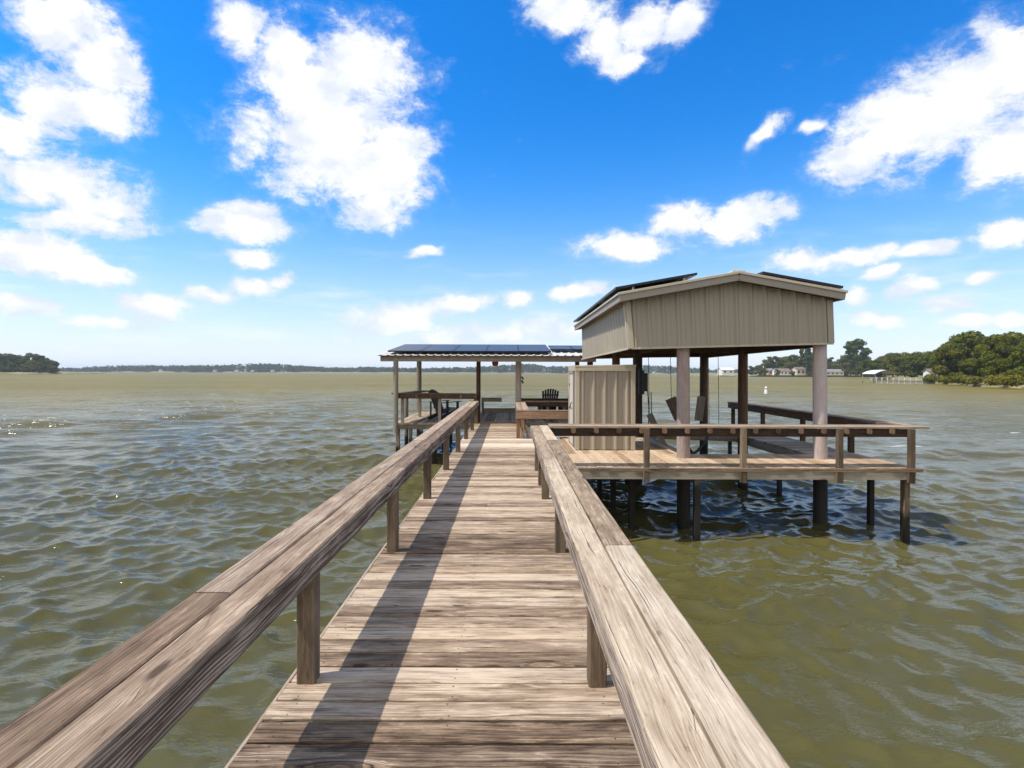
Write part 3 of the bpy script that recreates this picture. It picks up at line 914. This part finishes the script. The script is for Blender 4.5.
# ================================================================= boat lift in the slip
lift = empty('boat_lift', (4.5, 12.8, WATER), label='empty boat lift with tilted bunk boards hanging on thin cables in the slip', cat='boat lift')
def one(name, mat, parent, fn):
    mb = MB()
    fn(mb)
    return mb.build(name, M[mat], parent)
one('bunk', 'darkpile', lift, lambda m: m.board((3.66, 12.2, 0.98), (3.86, 12.15, 0.52), .24, .06, up=(0, 1, 0), segs=2))
one('bunk', 'grey', lift, lambda m: m.board((4.98, 13.9, 0.95), (4.90, 13.9, 0.32), .20, .06, up=(0, 1, 0), segs=2))
one('bunk', 'grey', lift, lambda m: m.board((3.18, 12.2, 0.62), (3.62, 12.0, -0.42), .14, .05, up=(0, 1, 0), segs=2))
one('cross_beam', 'grey', lift, lambda m: m.board((3.5, 13.3, -0.02), (5.9, 13.3, -0.10), .12, .10, segs=2))
one('strap', 'rope', lift, lambda m: m.tube([(4.0, 12.4, 0.22), (4.06, 12.4, -0.05), (4.22, 12.4, -0.28), (4.35, 12.4, -0.42)], .035, 8))
one('strap', 'rope', lift, lambda m: m.tube([(4.62, 12.4, 0.25), (4.55, 12.4, -0.02), (4.35, 12.4, -0.25), (4.1, 12.4, -0.40), (3.9, 12.4, -0.48)], .035, 8))
for (x, y, z) in ((3.68, 12.2, .96), (4.98, 13.9, .94), (3.18, 12.2, .62), (4.62, 12.4, .25), (5.2, 13.3, -.05)):
    one('cable', 'dark_metal', lift, lambda m: m.tube([(x, y, z), (x - .03, y, 2.2)], .007, 5))
def motor(m):
    m.board((3.20, 12.82, 1.12), (3.20, 12.82, 1.55), .17, .2, up=(0, 1, 0), ch=.02)
    m.tube([(3.12, 12.72, 1.05), (3.12, 12.72, 1.62)], .075, 12)
one('winch_motor', 'dark_metal', lift, motor)
one('hose', 'rope', lift, lambda m: m.tube([(3.28, 12.75, 1.15), (3.31, 12.74, .7), (3.30, 12.74, .25), (3.34, 12.74, .12), (3.38, 12.74, .3), (3.36, 12.74, 1.1)], .012, 6))

# ================================================================= covered end platform
ep = empty('end_platform', (-0.5, 19.0, WATER), label='shaded wooden lounge platform at the far end of the pier under the solar roof', cat='platform')
mb = MB()
deck_long(mb, -1.10, 2.9, 16.97, 20.9)
deck_long(mb, -3.55, -1.13, 16.35, 21.2)
mb.build('deck', M['deck'], ep)
mb = MB()
mb.board((-3.55, 16.37, -0.11), (-1.14, 16.37, -0.11), .04, .14)
mb.board((-3.56, 16.4, -0.11), (-3.56, 21.2, -0.11), .04, .14)
mb.build('fascia_board', M['grey'], ep)
mb = MB()
mb.board((0.36, 16.97, -0.11), (2.9, 16.97, -0.11), .04, .14)
mb.build('fascia_board', M['grey'], ep)
mb = MB()
mb.board((-1.10, 20.85, 0.085), (0.4, 20.85, 0.085), .09, .16, ch=.006)
mb.build('kerb_timber', M['tan_deck'], ep)
for (x, y) in ((-3.45, 16.5), (-2.3, 16.5), (-3.45, 18.6), (-2.3, 18.6), (-3.45, 20.9), (-2.3, 20.9), (-.9, 18.6), (-.9, 20.8), (1.0, 17.3), (2.7, 17.3), (1.0, 20.6), (2.7, 20.6)):
    mb = MB()
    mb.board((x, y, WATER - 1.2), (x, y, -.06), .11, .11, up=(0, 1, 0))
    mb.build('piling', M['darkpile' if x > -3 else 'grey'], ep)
rail_x(ep, 16.98, 0.48, 2.9, 0.655, [1.2, 2.2], 'brown')
rail_x(ep, 18.2, 0.30, 2.9, 0.668, [1.0, 2.4], 'brown', board=False, postmat='brown')
rail_x(ep, 19.6, -1.05, -0.30, 0.62, [-1.0], 'grey', beam_h=.10, postmat='grey')

counter = empty('bar_counter', (-2.3, 16.6, 0), label='dark timber bar counter along the front of the lounge platform left of the pier', cat='counter')
mb = MB()
mb.board((-3.62, 16.52, 0.90), (-0.98, 16.52, 0.885), .38, .04, segs=4)
mb.build('counter_top', M['brown'], counter)
mb = MB()
mb.board((-3.56, 16.36, 0.82), (-1.0, 16.36, 0.805), .04, .13, segs=4)
mb.build('apron', M['brown'], counter)
mb = MB()
mb.board((-3.40, 16.72, 0.895), (-3.05, 18.9, 0.895), .46, .04, segs=4)
mb.build('counter_wing', M['rail'], counter)
for x in (-3.3, -2.16, -1.06):
    mb = MB()
    mb.board((x, 16.45, 0.0), (x, 16.45, .88), .09, .09, up=(0, 1, 0))
    mb.build('leg', M['grey'], counter)
mb = MB()
mb.board((-3.15, 18.7, 0.0), (-3.15, 18.7, .875), .09, .09, up=(0, 1, 0))
mb.build('leg', M['grey'], counter)
for k in range(6):
    mb = MB()
    x = -3.3 + k * .45
    mb.board((x, 16.315, .82), (x, 16.34, .82), .07, .09, ch=.015)
    mb.build('cleat', M['cleat'], counter)

pav = empty('solar_pavilion', (-0.6, 19.2, WATER), label='low pavilion on slim posts over the far end of the pier, roofed with solar panels', cat='pavilion')
for (x, y, z0, z1, r, mk) in [(-3.46, 16.22, -0.3, 2.0, .075, 'grey'), (-0.99, 16.68, -0.9, 2.0, .06, 'brown'), (0.27, 17.12, -2.4, 2.0, .095, 'pile'), (-3.72, 21.9, -2.4, 2.1, .10, 'grey'),
                              (-1.27, 21.9, -2.4, 2.1, .07, 'brown'), (2.75, 21.9, -2.4, 2.1, .09, 'brown'), (2.5, 16.7, -2.4, 2.0, .09, 'brown'), (-3.75, 19.4, -2.4, 0.86, .07, 'grey')]:
    mb = MB()
    mb.tube([(x - .05 if x < -3.5 and z1 > 1.9 and y < 17 else x, y, z1), (x, y, (z0 + z1) / 2), (x, y, z0)], r, 14, wob=.01)
    mb.build('post', M[mk], pav)
mb = MB()
mb.board((-3.92, 16.2, 1.975), (2.6, 16.2, 1.975), .06, .185, segs=4)
mb.build('front_beam', M['grey'], pav)
mb = MB()
mb.board((-3.9, 22.0, 2.090), (2.6, 22.0, 2.090), .06, .14)
for x in (-3.75, -2.4, -1.0, .3, 1.6, 2.5):
    mb.board((x, 16.24, 2.000), (x, 19.3, 2.330), .05, .10)
    mb.board((x, 19.3, 2.330), (x, 21.97, 2.110), .05, .10)
mb.build('rafter', M['brown'], pav)
mb = MB()
ribbed(mb, [(-4.02, 16.08, 2.060), (2.7, 16.08, 2.060), (2.7, 19.3, 2.430), (-4.02, 19.3, 2.430)], 29, .022, (0, -.11, .99), .07)
ribbed(mb, [(2.7, 22.2, 2.190), (-4.02, 22.2, 2.190), (-4.02, 19.3, 2.430), (2.7, 19.3, 2.430)], 29, .022, (0, .1, .99), .07)
mb.add([(-4.02, 16.08, 2.045), (2.7, 16.08, 2.045), (2.7, 19.3, 2.415), (-4.02, 19.3, 2.415), (-4.02, 22.2, 2.175), (2.7, 22.2, 2.175)], [(0, 3, 2, 1), (3, 4, 5, 2)])
mb.build('roof', M['roof_metal'], pav)
uy = Vector((0, 3.22, .40))
x = -3.74
for k in range(5):
    panel('solar_panel', (x, 16.35, 2.175), (1, 0, 0), uy, 0.994, 2.75, pav)
    x += 1.0
for k in range(2):
    panel('solar_panel', (x + .08, 17.2, 2.275), (1, 0, 0), uy, 0.70, 1.6, pav)
    x += .72
orn = empty('hanging_pot', (-0.455, 16.45, 1.75), label='small dull red pot hanging under the pavilion beam over the walk', cat='pot')
mb = MB()
pr = [(0.02, 0), (.075, .015), (.098, .07), (.098, .12), (.08, .165), (.085, .175)]
n = 14
vs = [(-0.455 + r * math.cos(2 * math.pi * k / n), 16.45 + r * math.sin(2 * math.pi * k / n), 1.75 + z) for r, z in pr for k in range(n)]
fs = [(i * n + k, i * n + (k + 1) % n, (i + 1) * n + (k + 1) % n, (i + 1) * n + k) for i in range(len(pr) - 1) for k in range(n)] + [tuple(range(n - 1, -1, -1))]
mb.add(vs, fs, smooth=True)
mb.build('bowl', M['red'], orn)
mb = MB()
for k in range(3):
    a = 2.1 * k
    mb.tube([(-0.455 + .08 * math.cos(a), 16.45 + .08 * math.sin(a), 1.92), (-0.455, 16.45, 2.08)], .005, 5)
mb.build('hanger', M['dark_metal'], orn)
hk = empty('rope_hook', (0.38, 17.05, 1.3), label='pair of small black line hooks on the pale pavilion post', cat='hook')
for z in (1.38, 1.26):
    mb = MB()
    mb.tube([(0.36, 17.05, z + .03), (0.40, 17.03, z + .02), (0.415, 17.02, z - .02), (0.40, 17.03, z - .045)], .026, 7)
    mb.build('hook', M['dark_metal'], hk)

# ---- chairs
def chair(loc, rz, label):
    ch = empty('adirondack_chair', loc, rz, label=label, cat='chair', group='black slatted lounge chairs on the end platform')
    Mw = world_of(ch)
    def part(name, fn):
        mb = MB()
        fn(mb)
        mb.V = [tuple(Mw @ Vector(v)) for v in mb.V]
        return mb.build(name, M['black'], ch)
    # faces +x; y is width
    part('seat', lambda m: [m.board((.30 - k * .085, -.26, .37 - k * .022), (.30 - k * .085, .26, .37 - k * .022), .075, .02) for k in range(7)])
    def back(m):
        for k in range(7):
            y = (k - 3) * .078
            top = 1.0 - .0028 * (k - 3) ** 2 * 3.2
            h = top - .24
            m.board((-.22, y * .85, .22), (-.22 - h * .42, y * 1.12, top), .018, .066, up=(0, 1, 0))
        m.board((-.30, -.27, .40), (-.30, .27, .40), .03, .05)
        m.board((-.47, -.29, .78), (-.47, .29, .78), .03, .05)
    part('backrest', back)
    for s in (-1, 1):
        part('arm', lambda m: m.board((-.42, s * .33, .57), (.36, s * .34, .60), .12, .022))
        part('leg', lambda m: m.board((.26, s * .29, 0), (.26, s * .29, .585), .10, .022, up=(0, 1, 0)))
        part('side_rail', lambda m: m.board((.34, s * .265, .33), (-.52, s * .265, .03), .022, .12))
        part('leg', lambda m: m.board((-.40, s * .30, .05), (-.40, s * .30, .56), .06, .02, up=(0, 1, 0)))
    return ch
chair((-2.12, 17.75, 0), R(42), 'black slatted lounge chair facing right behind the bar counter')
chair((1.36, 19.0, 0), R(95), 'black slatted lounge chair with its back showing above the dark railing')
chair((2.12, 18.95, 0), R(110), 'black slatted lounge chair half hidden by the storage shed')

# ================================================================= lake marks and far places
def at(px, py_water=None, dist=None, z=None):
    """World point for a bearing at a distance along y."""
    return Vector(((px - VX) / F_PX * dist, dist, WATER if z is None else z))

p = at(766, dist=72)
buoy = empty('marker_buoy', p, label='white marker buoy floating alone on the open water beyond the slip', cat='buoy')
mb = MB()
mb.tube([p + Vector((0, 0, z)) for z in (-.3, 0, .25, .8, .95)], [.2, .24, .2, .17, .06], 12)
mb.build('float', M['white'], buoy)
mb = MB()
mb.tube([p + Vector((0, 0, .58)), p + Vector((0, 0, .72))], .185, 12)
mb.build('band', M['red'], buoy)

def terrain(name, outline, z, label):
    """Bank with a sloped edge."""
    mb = MB()
    n = len(outline)
    c = sum((Vector((x, y, 0)) for x, y in outline), Vector()) / n
    lo = [(x, y, WATER - .6) for x, y in outline]
    m1 = [(x + (c.x - x) * .004, y + (c.y - y) * .004, WATER + .35) for x, y in outline]
    hi = [(x + (c.x - x) * .05, y + (c.y - y) * .05, WATER + z) for x, y in outline]
    fs = []
    for i in range(n):
        j = (i + 1) % n
        fs += [(i, j, n + j, n + i), (n + i, n + j, 2 * n + j, 2 * n + i)]
    fs.append(tuple(range(2 * n, 3 * n)))
    mb.add(lo + m1 + hi, fs)
    o = mb.build(name, M['ground'])
    return tag(o, label, 'ground', kind='structure')
def jag(pts, amp, seed, per=6):
    r = random.Random(seed)
    out = []
    for i in range(len(pts)):
        a, b = Vector(pts[i]), Vector(pts[(i + 1) % len(pts)])
        for k in range(per):
            q = a.lerp(b, k / per)
            out.append((q.x + r.uniform(-amp, amp), q.y + r.uniform(-amp, amp)))
    return out
terrain('shore_ground', jag([(88, 84), (112, 140), (124, 168), (300, 430), (190, 425), (175, 470), (200, 640), (900, 640), (700, 60), (150, 62)], 2.0, 3), 1.1, 'grassy right hand shore bank')
terrain('island_ground', jag([(-398, 480), (-425, 462), (-640, 455), (-640, 600), (-420, 560)], 4, 5), 1.5, 'low left hand point of land')
terrain('far_shore_ground', jag([(-3200, 1480), (2200, 1480), (2200, 2400), (-3200, 2400)], 18, 8, 14), 3.0, 'far shore of the lake')

# ---- trees
def crown_mb(lobes, n, size, seed, mb=None, flat=1.0):
    r = random.Random(seed)
    mb = mb or MB()
    tot = sum(l[3] ** 2 for l in lobes)
    for (x, y, z, rad, tz) in lobes:
        lt = r.uniform(-.18, .18)
        for _ in range(int(n * rad ** 2 / tot)):
            d = Vector((r.gauss(0, 1), r.gauss(0, 1), r.gauss(0, 1))).normalized()
            q = rad * (0.62 + 0.45 * r.random() ** 0.6) if r.random() < .8 else rad * r.random()
            c = Vector((x, y, z)) + Vector((d.x * q, d.y * q, d.z * q * tz))
            nr = (d + Vector((r.gauss(0, .5), r.gauss(0, .5), r.gauss(0.3, .5)))).normalized()
            u = nr.orthogonal().normalized()
            w = nr.cross(u)
            a = r.uniform(0, 6.28)
            u, w = u * math.cos(a) + w * math.sin(a), w * math.cos(a) - u * math.sin(a)
            s = size * r.uniform(.6, 1.35)
            e = nr * s * r.uniform(-.25, .25)
            mb.add([c - u * s, c + w * s * .62 + e, c + u * s, c - w * s * .62 + e], [(0, 1, 2, 3)], tone=max(0, min(1, .45 + lt + r.uniform(-.3, .35))))
    return mb

def tree_proto(kind, h, seed, n, size):
    r = random.Random(seed)
    t = empty('broadleaf_tree' if kind == 'oak' else 'pine_tree', (0, 0, 0))
    trunk = MB()
    lobes = []
    if kind == 'oak':
        th = h * .5
        trunk.tube([(0, 0, -.5), (r.uniform(-.2, .2), 0, th * .5), (r.uniform(-.4, .4), r.uniform(-.4, .4), th)], [h * .030, h * .022, h * .014], 9)
        for k in range(17):
            a = k * 2.4 + r.uniform(-.4, .4)
            zz = h * (r.uniform(.14, .88))
            prof = math.sin(min(1, max(.22, (zz / h - .02) / 1.0)) * math.pi) ** .6
            d = h * .34 * prof * r.uniform(.5, 1.0)
            lobes.append((d * math.cos(a), d * math.sin(a), zz, h * r.uniform(.09, .17), r.uniform(.6, .9)))
            trunk.tube([(0, 0, th * r.uniform(.55, .95)), (d * .5 * math.cos(a), d * .5 * math.sin(a), zz * .85), (d * math.cos(a), d * math.sin(a), zz)], [h * .010, h * .007, h * .003], 6)
        lobes.append((0, 0, h * .86, h * .15, .8))
    elif kind == 'pine':
        trunk.tube([(0, 0, -.5), (.1, 0, h * .5), (r.uniform(-.3, .3), 0, h * .93)], [h * .020, h * .014, h * .005], 9)
        for k in range(26):
            f = .42 + .56 * (k + r.random()) / 26
            a = k * 2.4 + r.uniform(-.5, .5)
            d = h * (.05 + .17 * math.sin(min(1, (1.06 - f) / .55) * math.pi * .75)) * r.uniform(.45, 1.15)
            lobes.append((d * math.cos(a), d * math.sin(a), h * f * .97, h * r.uniform(.065, .11), r.uniform(.55, .8)))
            trunk.tube([(0, 0, h * f * .9), (d * math.cos(a), d * math.sin(a), h * f * .97)], [h * .006, h * .002], 6)
    crown_mb(lobes, n, size, seed + 1).build('crown', M['leaf' if kind == 'oak' else 'needle'], t)
    trunk.build('trunk', M['bark'], t)
    return t

protos = {'oakA': (tree_proto('oak', 14, 21, 5200, .42), 14), 'oakB': (tree_proto('oak', 14, 35, 5200, .42), 14), 'oakC': (tree_proto('oak', 14, 50, 4600, .46), 14),
          'pineA': (tree_proto('pine', 20, 61, 3600, .55), 20), 'pineB': (tree_proto('pine', 20, 77, 3600, .55), 20)}
used = set()
def place_tree(kind, px, dist, h, label, group=None, wide=1.0):
    pr, h0 = protos[kind]
    if kind in used:
        t = copy_tree(pr)
    else:
        t = pr
        used.add(kind)
    p = at(px, dist=dist, z=WATER + 0.7)
    s = h / h0
    t.location = p
    t.scale = (s * wide, s * wide, s)
    t.rotation_euler = (0, 0, rng.uniform(0, 6.28))
    tag(t, label, 'tree', group)
    return t
G1 = 'trees massed on the near right hand point'
L1 = 'dense green and rusty broadleaf tree massed on the near right hand point'
near = [(938, 150, 11.5), (949, 158, 15.5), (962, 150, 16.0), (972, 146, 14.0), (987, 140, 14.0), (1003, 148, 15.5), (1020, 132, 13.5), (1036, 126, 14), (1052, 120, 14), (962, 128, 6.5), (985, 118, 7.5),
        (1008, 108, 7.5), (1030, 104, 9), (1060, 104, 12), (1090, 100, 13), (1130, 96, 13), (950, 190, 15), (980, 200, 18), (1015, 190, 18), (1180, 100, 14), (1240, 92, 14), (995, 126, 10), (1018, 120, 11)] + [(1290 + q * 60, 96 - q * .7 + (q % 3) * 5, 13 + (q * 7 % 5) * .6) for q in range(16)]
for i, (px, d, h) in enumerate(near):
    place_tree(('oakA', 'oakB', 'oakC')[i % 3], px + 9, d, h * .9, L1, G1, rng.uniform(.95, 1.2))
place_tree('pineA', 856, 430, 29, 'tallest tree on the right shore, a lone pine with an open crown', None, 1.25)
place_tree('pineB', 806, 430, 26, 'dark pine seen beside the right front piling of the boathouse', None, .8)
G2 = 'trees of the distant right shore behind the houses'
L2 = 'rounded green tree in the distant row behind the houses of the right shore'
k = 0
for px in range(752, 946, 7):
    h = 15 + rng.uniform(-2, 4) + (3 if px > 880 else 0)
    if px < 764:
        h = 9
    d = rng.uniform(455, 500)
    place_tree(('oakA', 'oakB', 'oakC', 'pineB')[k % 4], px + rng.uniform(-2, 2), d, h, L2, G2, rng.uniform(1.1, 1.5))
    k += 1
for (px, h) in ((777, 5.5), (792, 4.5), (811, 6.5), (818, 6), (848, 7), (844, 5.5), (764, 6), (868, 6.5)):
    place_tree(('oakA', 'oakB', 'oakC')[k % 3], px, 427, h, 'small green tree standing between the houses of the right shore', 'small trees between the shore houses', 1.2)
    k += 1
G3 = 'trees around the white boat canopy'
L3 = 'green tree standing just behind the white boat canopy'
for (px, d, h) in [(868, 330, 10), (878, 300, 9.5), (893, 290, 11), (905, 280, 12), (917, 270, 12), (928, 240, 11), (938, 220, 11), (912, 230, 9), (886, 310, 10)]:
    place_tree(('oakA', 'oakC', 'oakB')[k % 3], px, d, h * 1.12, L3, G3, 1.2)
    k += 1
G4 = 'trees of the left hand point'
L4 = 'hazy green tree crowded on the wooded left hand point'
for i in range(26):
    px = -70 + i * 5.0 + rng.uniform(-2, 2)
    h = 18 + rng.uniform(-2, 2)
    if px > 40:
        h = 18 - (px - 40) * .45
    if px > 62:
        break
    place_tree(('oakA', 'oakB', 'oakC')[i % 3], px, rng.uniform(484, 520), h, L4, G4, 1.0)
for i in range(10):
    place_tree(('oakA', 'oakB', 'oakC')[i % 3], -60 + i * 12.5 + rng.uniform(-2, 2), rng.uniform(474, 482), rng.uniform(7, 10) if i < 9 else 7, L4, G4, 1.4)

mb = MB()
r = random.Random(5)
for i in range(1500):
    x = -2400 + 3900 * r.random()
    y = 1490 + 160 * r.random() ** 1.5
    px = VX + x / y * F_PX
    hh = 15 + 5 * math.sin(x * .006) + 3 * math.sin(x * .017 + 1)
    if 430 < px < 540:
        hh += 5
    hh = max(8, hh + r.uniform(-3, 3))
    for _ in range(40):
        c = Vector((x + r.gauss(0, 6), y + r.gauss(0, 4), WATER + 1 + hh * r.random() ** .85))
        nr = Vector((r.gauss(0, .6), r.gauss(-.4, .6), r.gauss(.4, .6))).normalized()
        u = nr.orthogonal().normalized()
        w = nr.cross(u)
        s = r.uniform(1.8, 3.6)
        mb.add([c - u * s, c + w * s * .8, c + u * s, c - w * s * .8], [(0, 1, 2, 3)], tone=r.random())
mb.build('far_woods', M['farleaf'], label='long low belt of hazy woods along the far shore', cat='woods', kind='stuff')

# ---- houses
def house(name, px, dist, w, h, depth, roof_h, wall, roof, label, cat='house', base=1.4, nwin=3, ridge='x', over=.4):
    if name == 'house':
        w, h, roof_h = w * .88, h * .85, roof_h * .85
    p = at(px, dist=dist, z=WATER + base)
    o = empty(name, p, label=label, cat=cat)
    x0, x1, y0, y1, z0 = p.x - w / 2, p.x + w / 2, p.y, p.y + depth, p.z
    mb = MB()
    mb.box((x0, y0, z0 - 1.2), (x1, y1, z0 + h))
    if ridge == 'y':
        mb.add([(x0, y0, z0 + h), (x1, y0, z0 + h), (p.x, y0, z0 + h + roof_h * .9)], [(0, 1, 2)])
    else:
        for x in (x0, x1):
            mb.add([(x, y0, z0 + h), (x, y1, z0 + h), (x, (y0 + y1) / 2, z0 + h + roof_h * .9)], [(0, 1, 2)])
    mb.build('wall', M[wall], o)
    mb = MB()
    e = over
    zt, zb, th = z0 + h + roof_h, z0 + h - .05, .18
    if ridge == 'x':
        ym = (y0 + y1) / 2
        for (ya, yb) in ((y0 - e, ym), (y1 + e, ym)):
            v = [(x0 - e, ya, zb), (x1 + e, ya, zb), (x1 + e, yb, zt), (x0 - e, yb, zt)]
            v2 = [(a, b, c + th) for a, b, c in v]
            mb.add(v + v2, [(0, 1, 2, 3), (4, 5, 6, 7), (0, 1, 5, 4), (1, 2, 6, 5), (3, 0, 4, 7)])
    else:
        for (xa, xb) in ((x0 - e, p.x), (x1 + e, p.x)):
            v = [(xa, y0 - e, zb), (xa, y1 + e, zb), (xb, y1 + e, zt), (xb, y0 - e, zt)]
            v2 = [(a, b, c + th) for a, b, c in v]
            mb.add(v + v2, [(0, 1, 2, 3), (4, 5, 6, 7), (0, 1, 5, 4), (1, 2, 6, 5), (3, 0, 4, 7)])
    mb.build('roof', M[roof], o)
    for k in range(nwin):
        mb = MB()
        xc = x0 + w * (k + .5) / nwin
        mb.box((xc - .7, y0 - .05, z0 + h * .3), (xc + .7, y0 + .02, z0 + h * .75))
        mb.build('window', M['window'], o)
    return o
house('house', 784, 432, 13, 3.2, 9, 2.6, 'white', 'brown_roof', 'low white house with a brown roof by the water under the dark pine', base=1.6, nwin=4)
house('house', 801, 436, 8, 5.6, 8, 1.8, 'cream', 'brown_roof', 'tan two storey house right of the low white house', nwin=2)
house('house', 771, 440, 5, 4.2, 6, 1.8, 'brick', 'grey_roof', 'small tan house at the left end of the right shore', nwin=1)
house('house', 835, 425, 16, 3.0, 9, 2.4, 'cream', 'grey_roof', 'long beige house with a grey roof left of the tallest tree', nwin=4)
house('house', 934, 178, 3.0, 2.2, 3, 1.2, 'white', 'brown_roof', 'small white cottage half hidden among the trees above the bulkhead', nwin=1)
for (px, w, lab) in [(160, 10, 'tiny white house leftmost on the far shore'), (214, 9, 'tiny white house on the far shore, second from the left'), (236, 12, 'tiny white house with a wide front in the middle of the far shore'),
                     (252, 9, 'tiny white house on the far shore between the wide one and the rightmost'), (272, 11, 'tiny white house rightmost on the far shore left of the pavilion')]:
    house('house', px, 1478, w * .8, 3.2, 8, 2, 'white', 'grey_roof', lab, base=3.2, nwin=2)
# stilted white boathouse out on the water
p = at(728, dist=395)
st = house('stilt_boathouse', 728, 395, 8.6, 2.6, 9, 1.6, 'white', 'white', 'white boathouse on stilts out on the lake seen between the slip pilings', 'boathouse', base=2.4, nwin=2)
for k in range(5):
    for y in (.4, 8.4):
        mb = MB()
        x = p.x - 4.0 + k * 2.0
        mb.tube([(x, p.y + y, WATER - .8), (x, p.y + y, WATER + 1.3)], .16, 8)
        mb.build('piling', M['grey'], st)
# white boat canopy
p = at(887, dist=158)
cn = empty('boat_canopy', p, label='white arched boat canopy on posts at the head of the long grey bulkhead', cat='canopy')
mb = MB()
n = 10
vs, fs = [], []
for i in range(n + 1):
    a = i / n
    for y, sc in ((0, .92), (1.5, 1), (4.5, 1), (6, .92)):
        vs.append((p.x - 3.5 + 7 * a, p.y + y, WATER + 2.7 + 1.15 * sc * (1 - (2 * a - 1) ** 2)))
for i in range(n):
    for j in range(3):
        fs.append((i * 4 + j, i * 4 + j + 1, i * 4 + 5 + j, i * 4 + 4 + j))
mb.add(vs, fs, smooth=True)
mb.add([(x, y, z - .12) for x, y, z in vs], fs, smooth=True)
mb.build('canopy_top', M['white'], cn)
for x in (-3.3, 0, 3.3):
    for y in (.2, 5.8):
        mb = MB()
        mb.tube([(p.x + x, p.y + y, WATER - .6), (p.x + x, p.y + y, WATER + 2.85)], .10, 8)
        mb.build('post', M['grey'], cn)
# moored boat under it
bt = empty('motor_boat', p + Vector((0, 3, 0)), label='white motor boat sitting under the arched boat canopy', cat='boat')
mb = MB()
sec = [(-2.6, .9, .9), (-1, 1.0, .95), (1, .9, 1.0), (2.2, .5, 1.1), (2.9, .05, 1.2)]
vs = []
for (x, w, h) in sec:
    for (yy, zz) in ((-w, h), (-w * .7, .3), (0, .05), (w * .7, .3), (w, h)):
        vs.append((p.x + x, p.y + 3 + yy, WATER + .7 + zz))
fs = [(i * 5 + j, i * 5 + j + 1, i * 5 + 6 + j, i * 5 + 5 + j) for i in range(4) for j in range(4)] + [(0, 1, 2, 3, 4)] + [(i * 5, i * 5 + 4, i * 5 + 9, i * 5 + 5) for i in range(4)]
mb.add(vs, fs)
mb.build('hull', M['white'], bt)
mb = MB()
mb.box((p.x - .6, p.y + 2.6, WATER + 1.68), (p.x + .5, p.y + 3.4, WATER + 2.3))
mb.build('console', M['window'], bt)
# bulkhead pier
bk = empty('bulkhead', at(905, dist=146), label='long pale bulkhead of upright boards in front of the boat canopy', cat='bulkhead')
a, b = at(876, dist=150), at(934, dist=143)
mb = MB()
nb = 50
for k in range(nb):
    q = a.lerp(b, k / nb)
    q2 = a.lerp(b, (k + .9) / nb)
    mb.board((q.x, q.y, WATER + .05), (q2.x, q2.y, WATER + .05), .08, 1.5, ch=.01)
mb.build('wall', M['concrete'], bk)
mb = MB()
mb.board((a.x, a.y + .3, WATER + .86), (b.x, b.y + .3, WATER + .86), 1.2, .1)
mb.build('cap', M['grey'], bk)
for k in range(11):
    q = a.lerp(b, k / 10)
    mb = MB()
    mb.board((q.x, q.y - .2, WATER - .8), (q.x, q.y - .2, WATER + 1.7), .2, .2, up=(0, 1, 0))
    mb.build('post', M['concrete'], bk)
# shore shrubs and stones on the point
shr = None
for i, (px, d, h, lab) in enumerate([(937, 141, 2.6, 'yellow green shrub at the right end of the bulkhead'), (948, 138, 2.0, 'low yellow green shrub at the tip of the point'),
                                     (965, 122, 2.4, 'low shrub hanging over the bank below the rusty trees'), (1000, 104, 2.4, 'low shrub on the bank near the right edge of the view'),
                                     (980, 112, 2.2, 'rounded low shrub on the bank left of the one near the right edge'), (1018, 97, 2.6, 'low shrub on the bank at the right edge of the view'), (955, 130, 2.2, 'low shrub between the tip of the point and the rusty trees')]):
    p = at(px, dist=d, z=WATER + .4)
    o = empty('shrub', p, label=lab, cat='shrub', group='shrubs along the right bank')
    mbs = crown_mb([(p.x + rng.uniform(-1, 1) * 1.2, p.y + 1.5 + rng.uniform(-1, 1), p.z + h * .45, h * .5, .8) for _ in range(4)], 900, .22, 90 + i)
    mbs.tone = [min(1, t + .35) for t in mbs.tone]
    mbs.build('foliage', M['leaf'], o)

# ================================================================= haze
def haze():
    m = bpy.data.materials.new('thin lake haze')
    m.use_nodes = True
    N = NT(m.node_tree)
    v = N.n('ShaderNodeVolumePrincipled', {'Color': (0.80, 0.90, 1.0, 1), 'Density': 0.00015, 'Anisotropy': 0.0})
    N.n('ShaderNodeOutputMaterial', {'Volume': v.outputs[0]})
    mb = MB()
    mb.box((-5400, -120, WATER - 3.2), (5400, 5400, 60))
    o = mb.build('haze', m)
    return tag(o, 'thin pale haze over the lake', 'haze', kind='stuff')
haze()
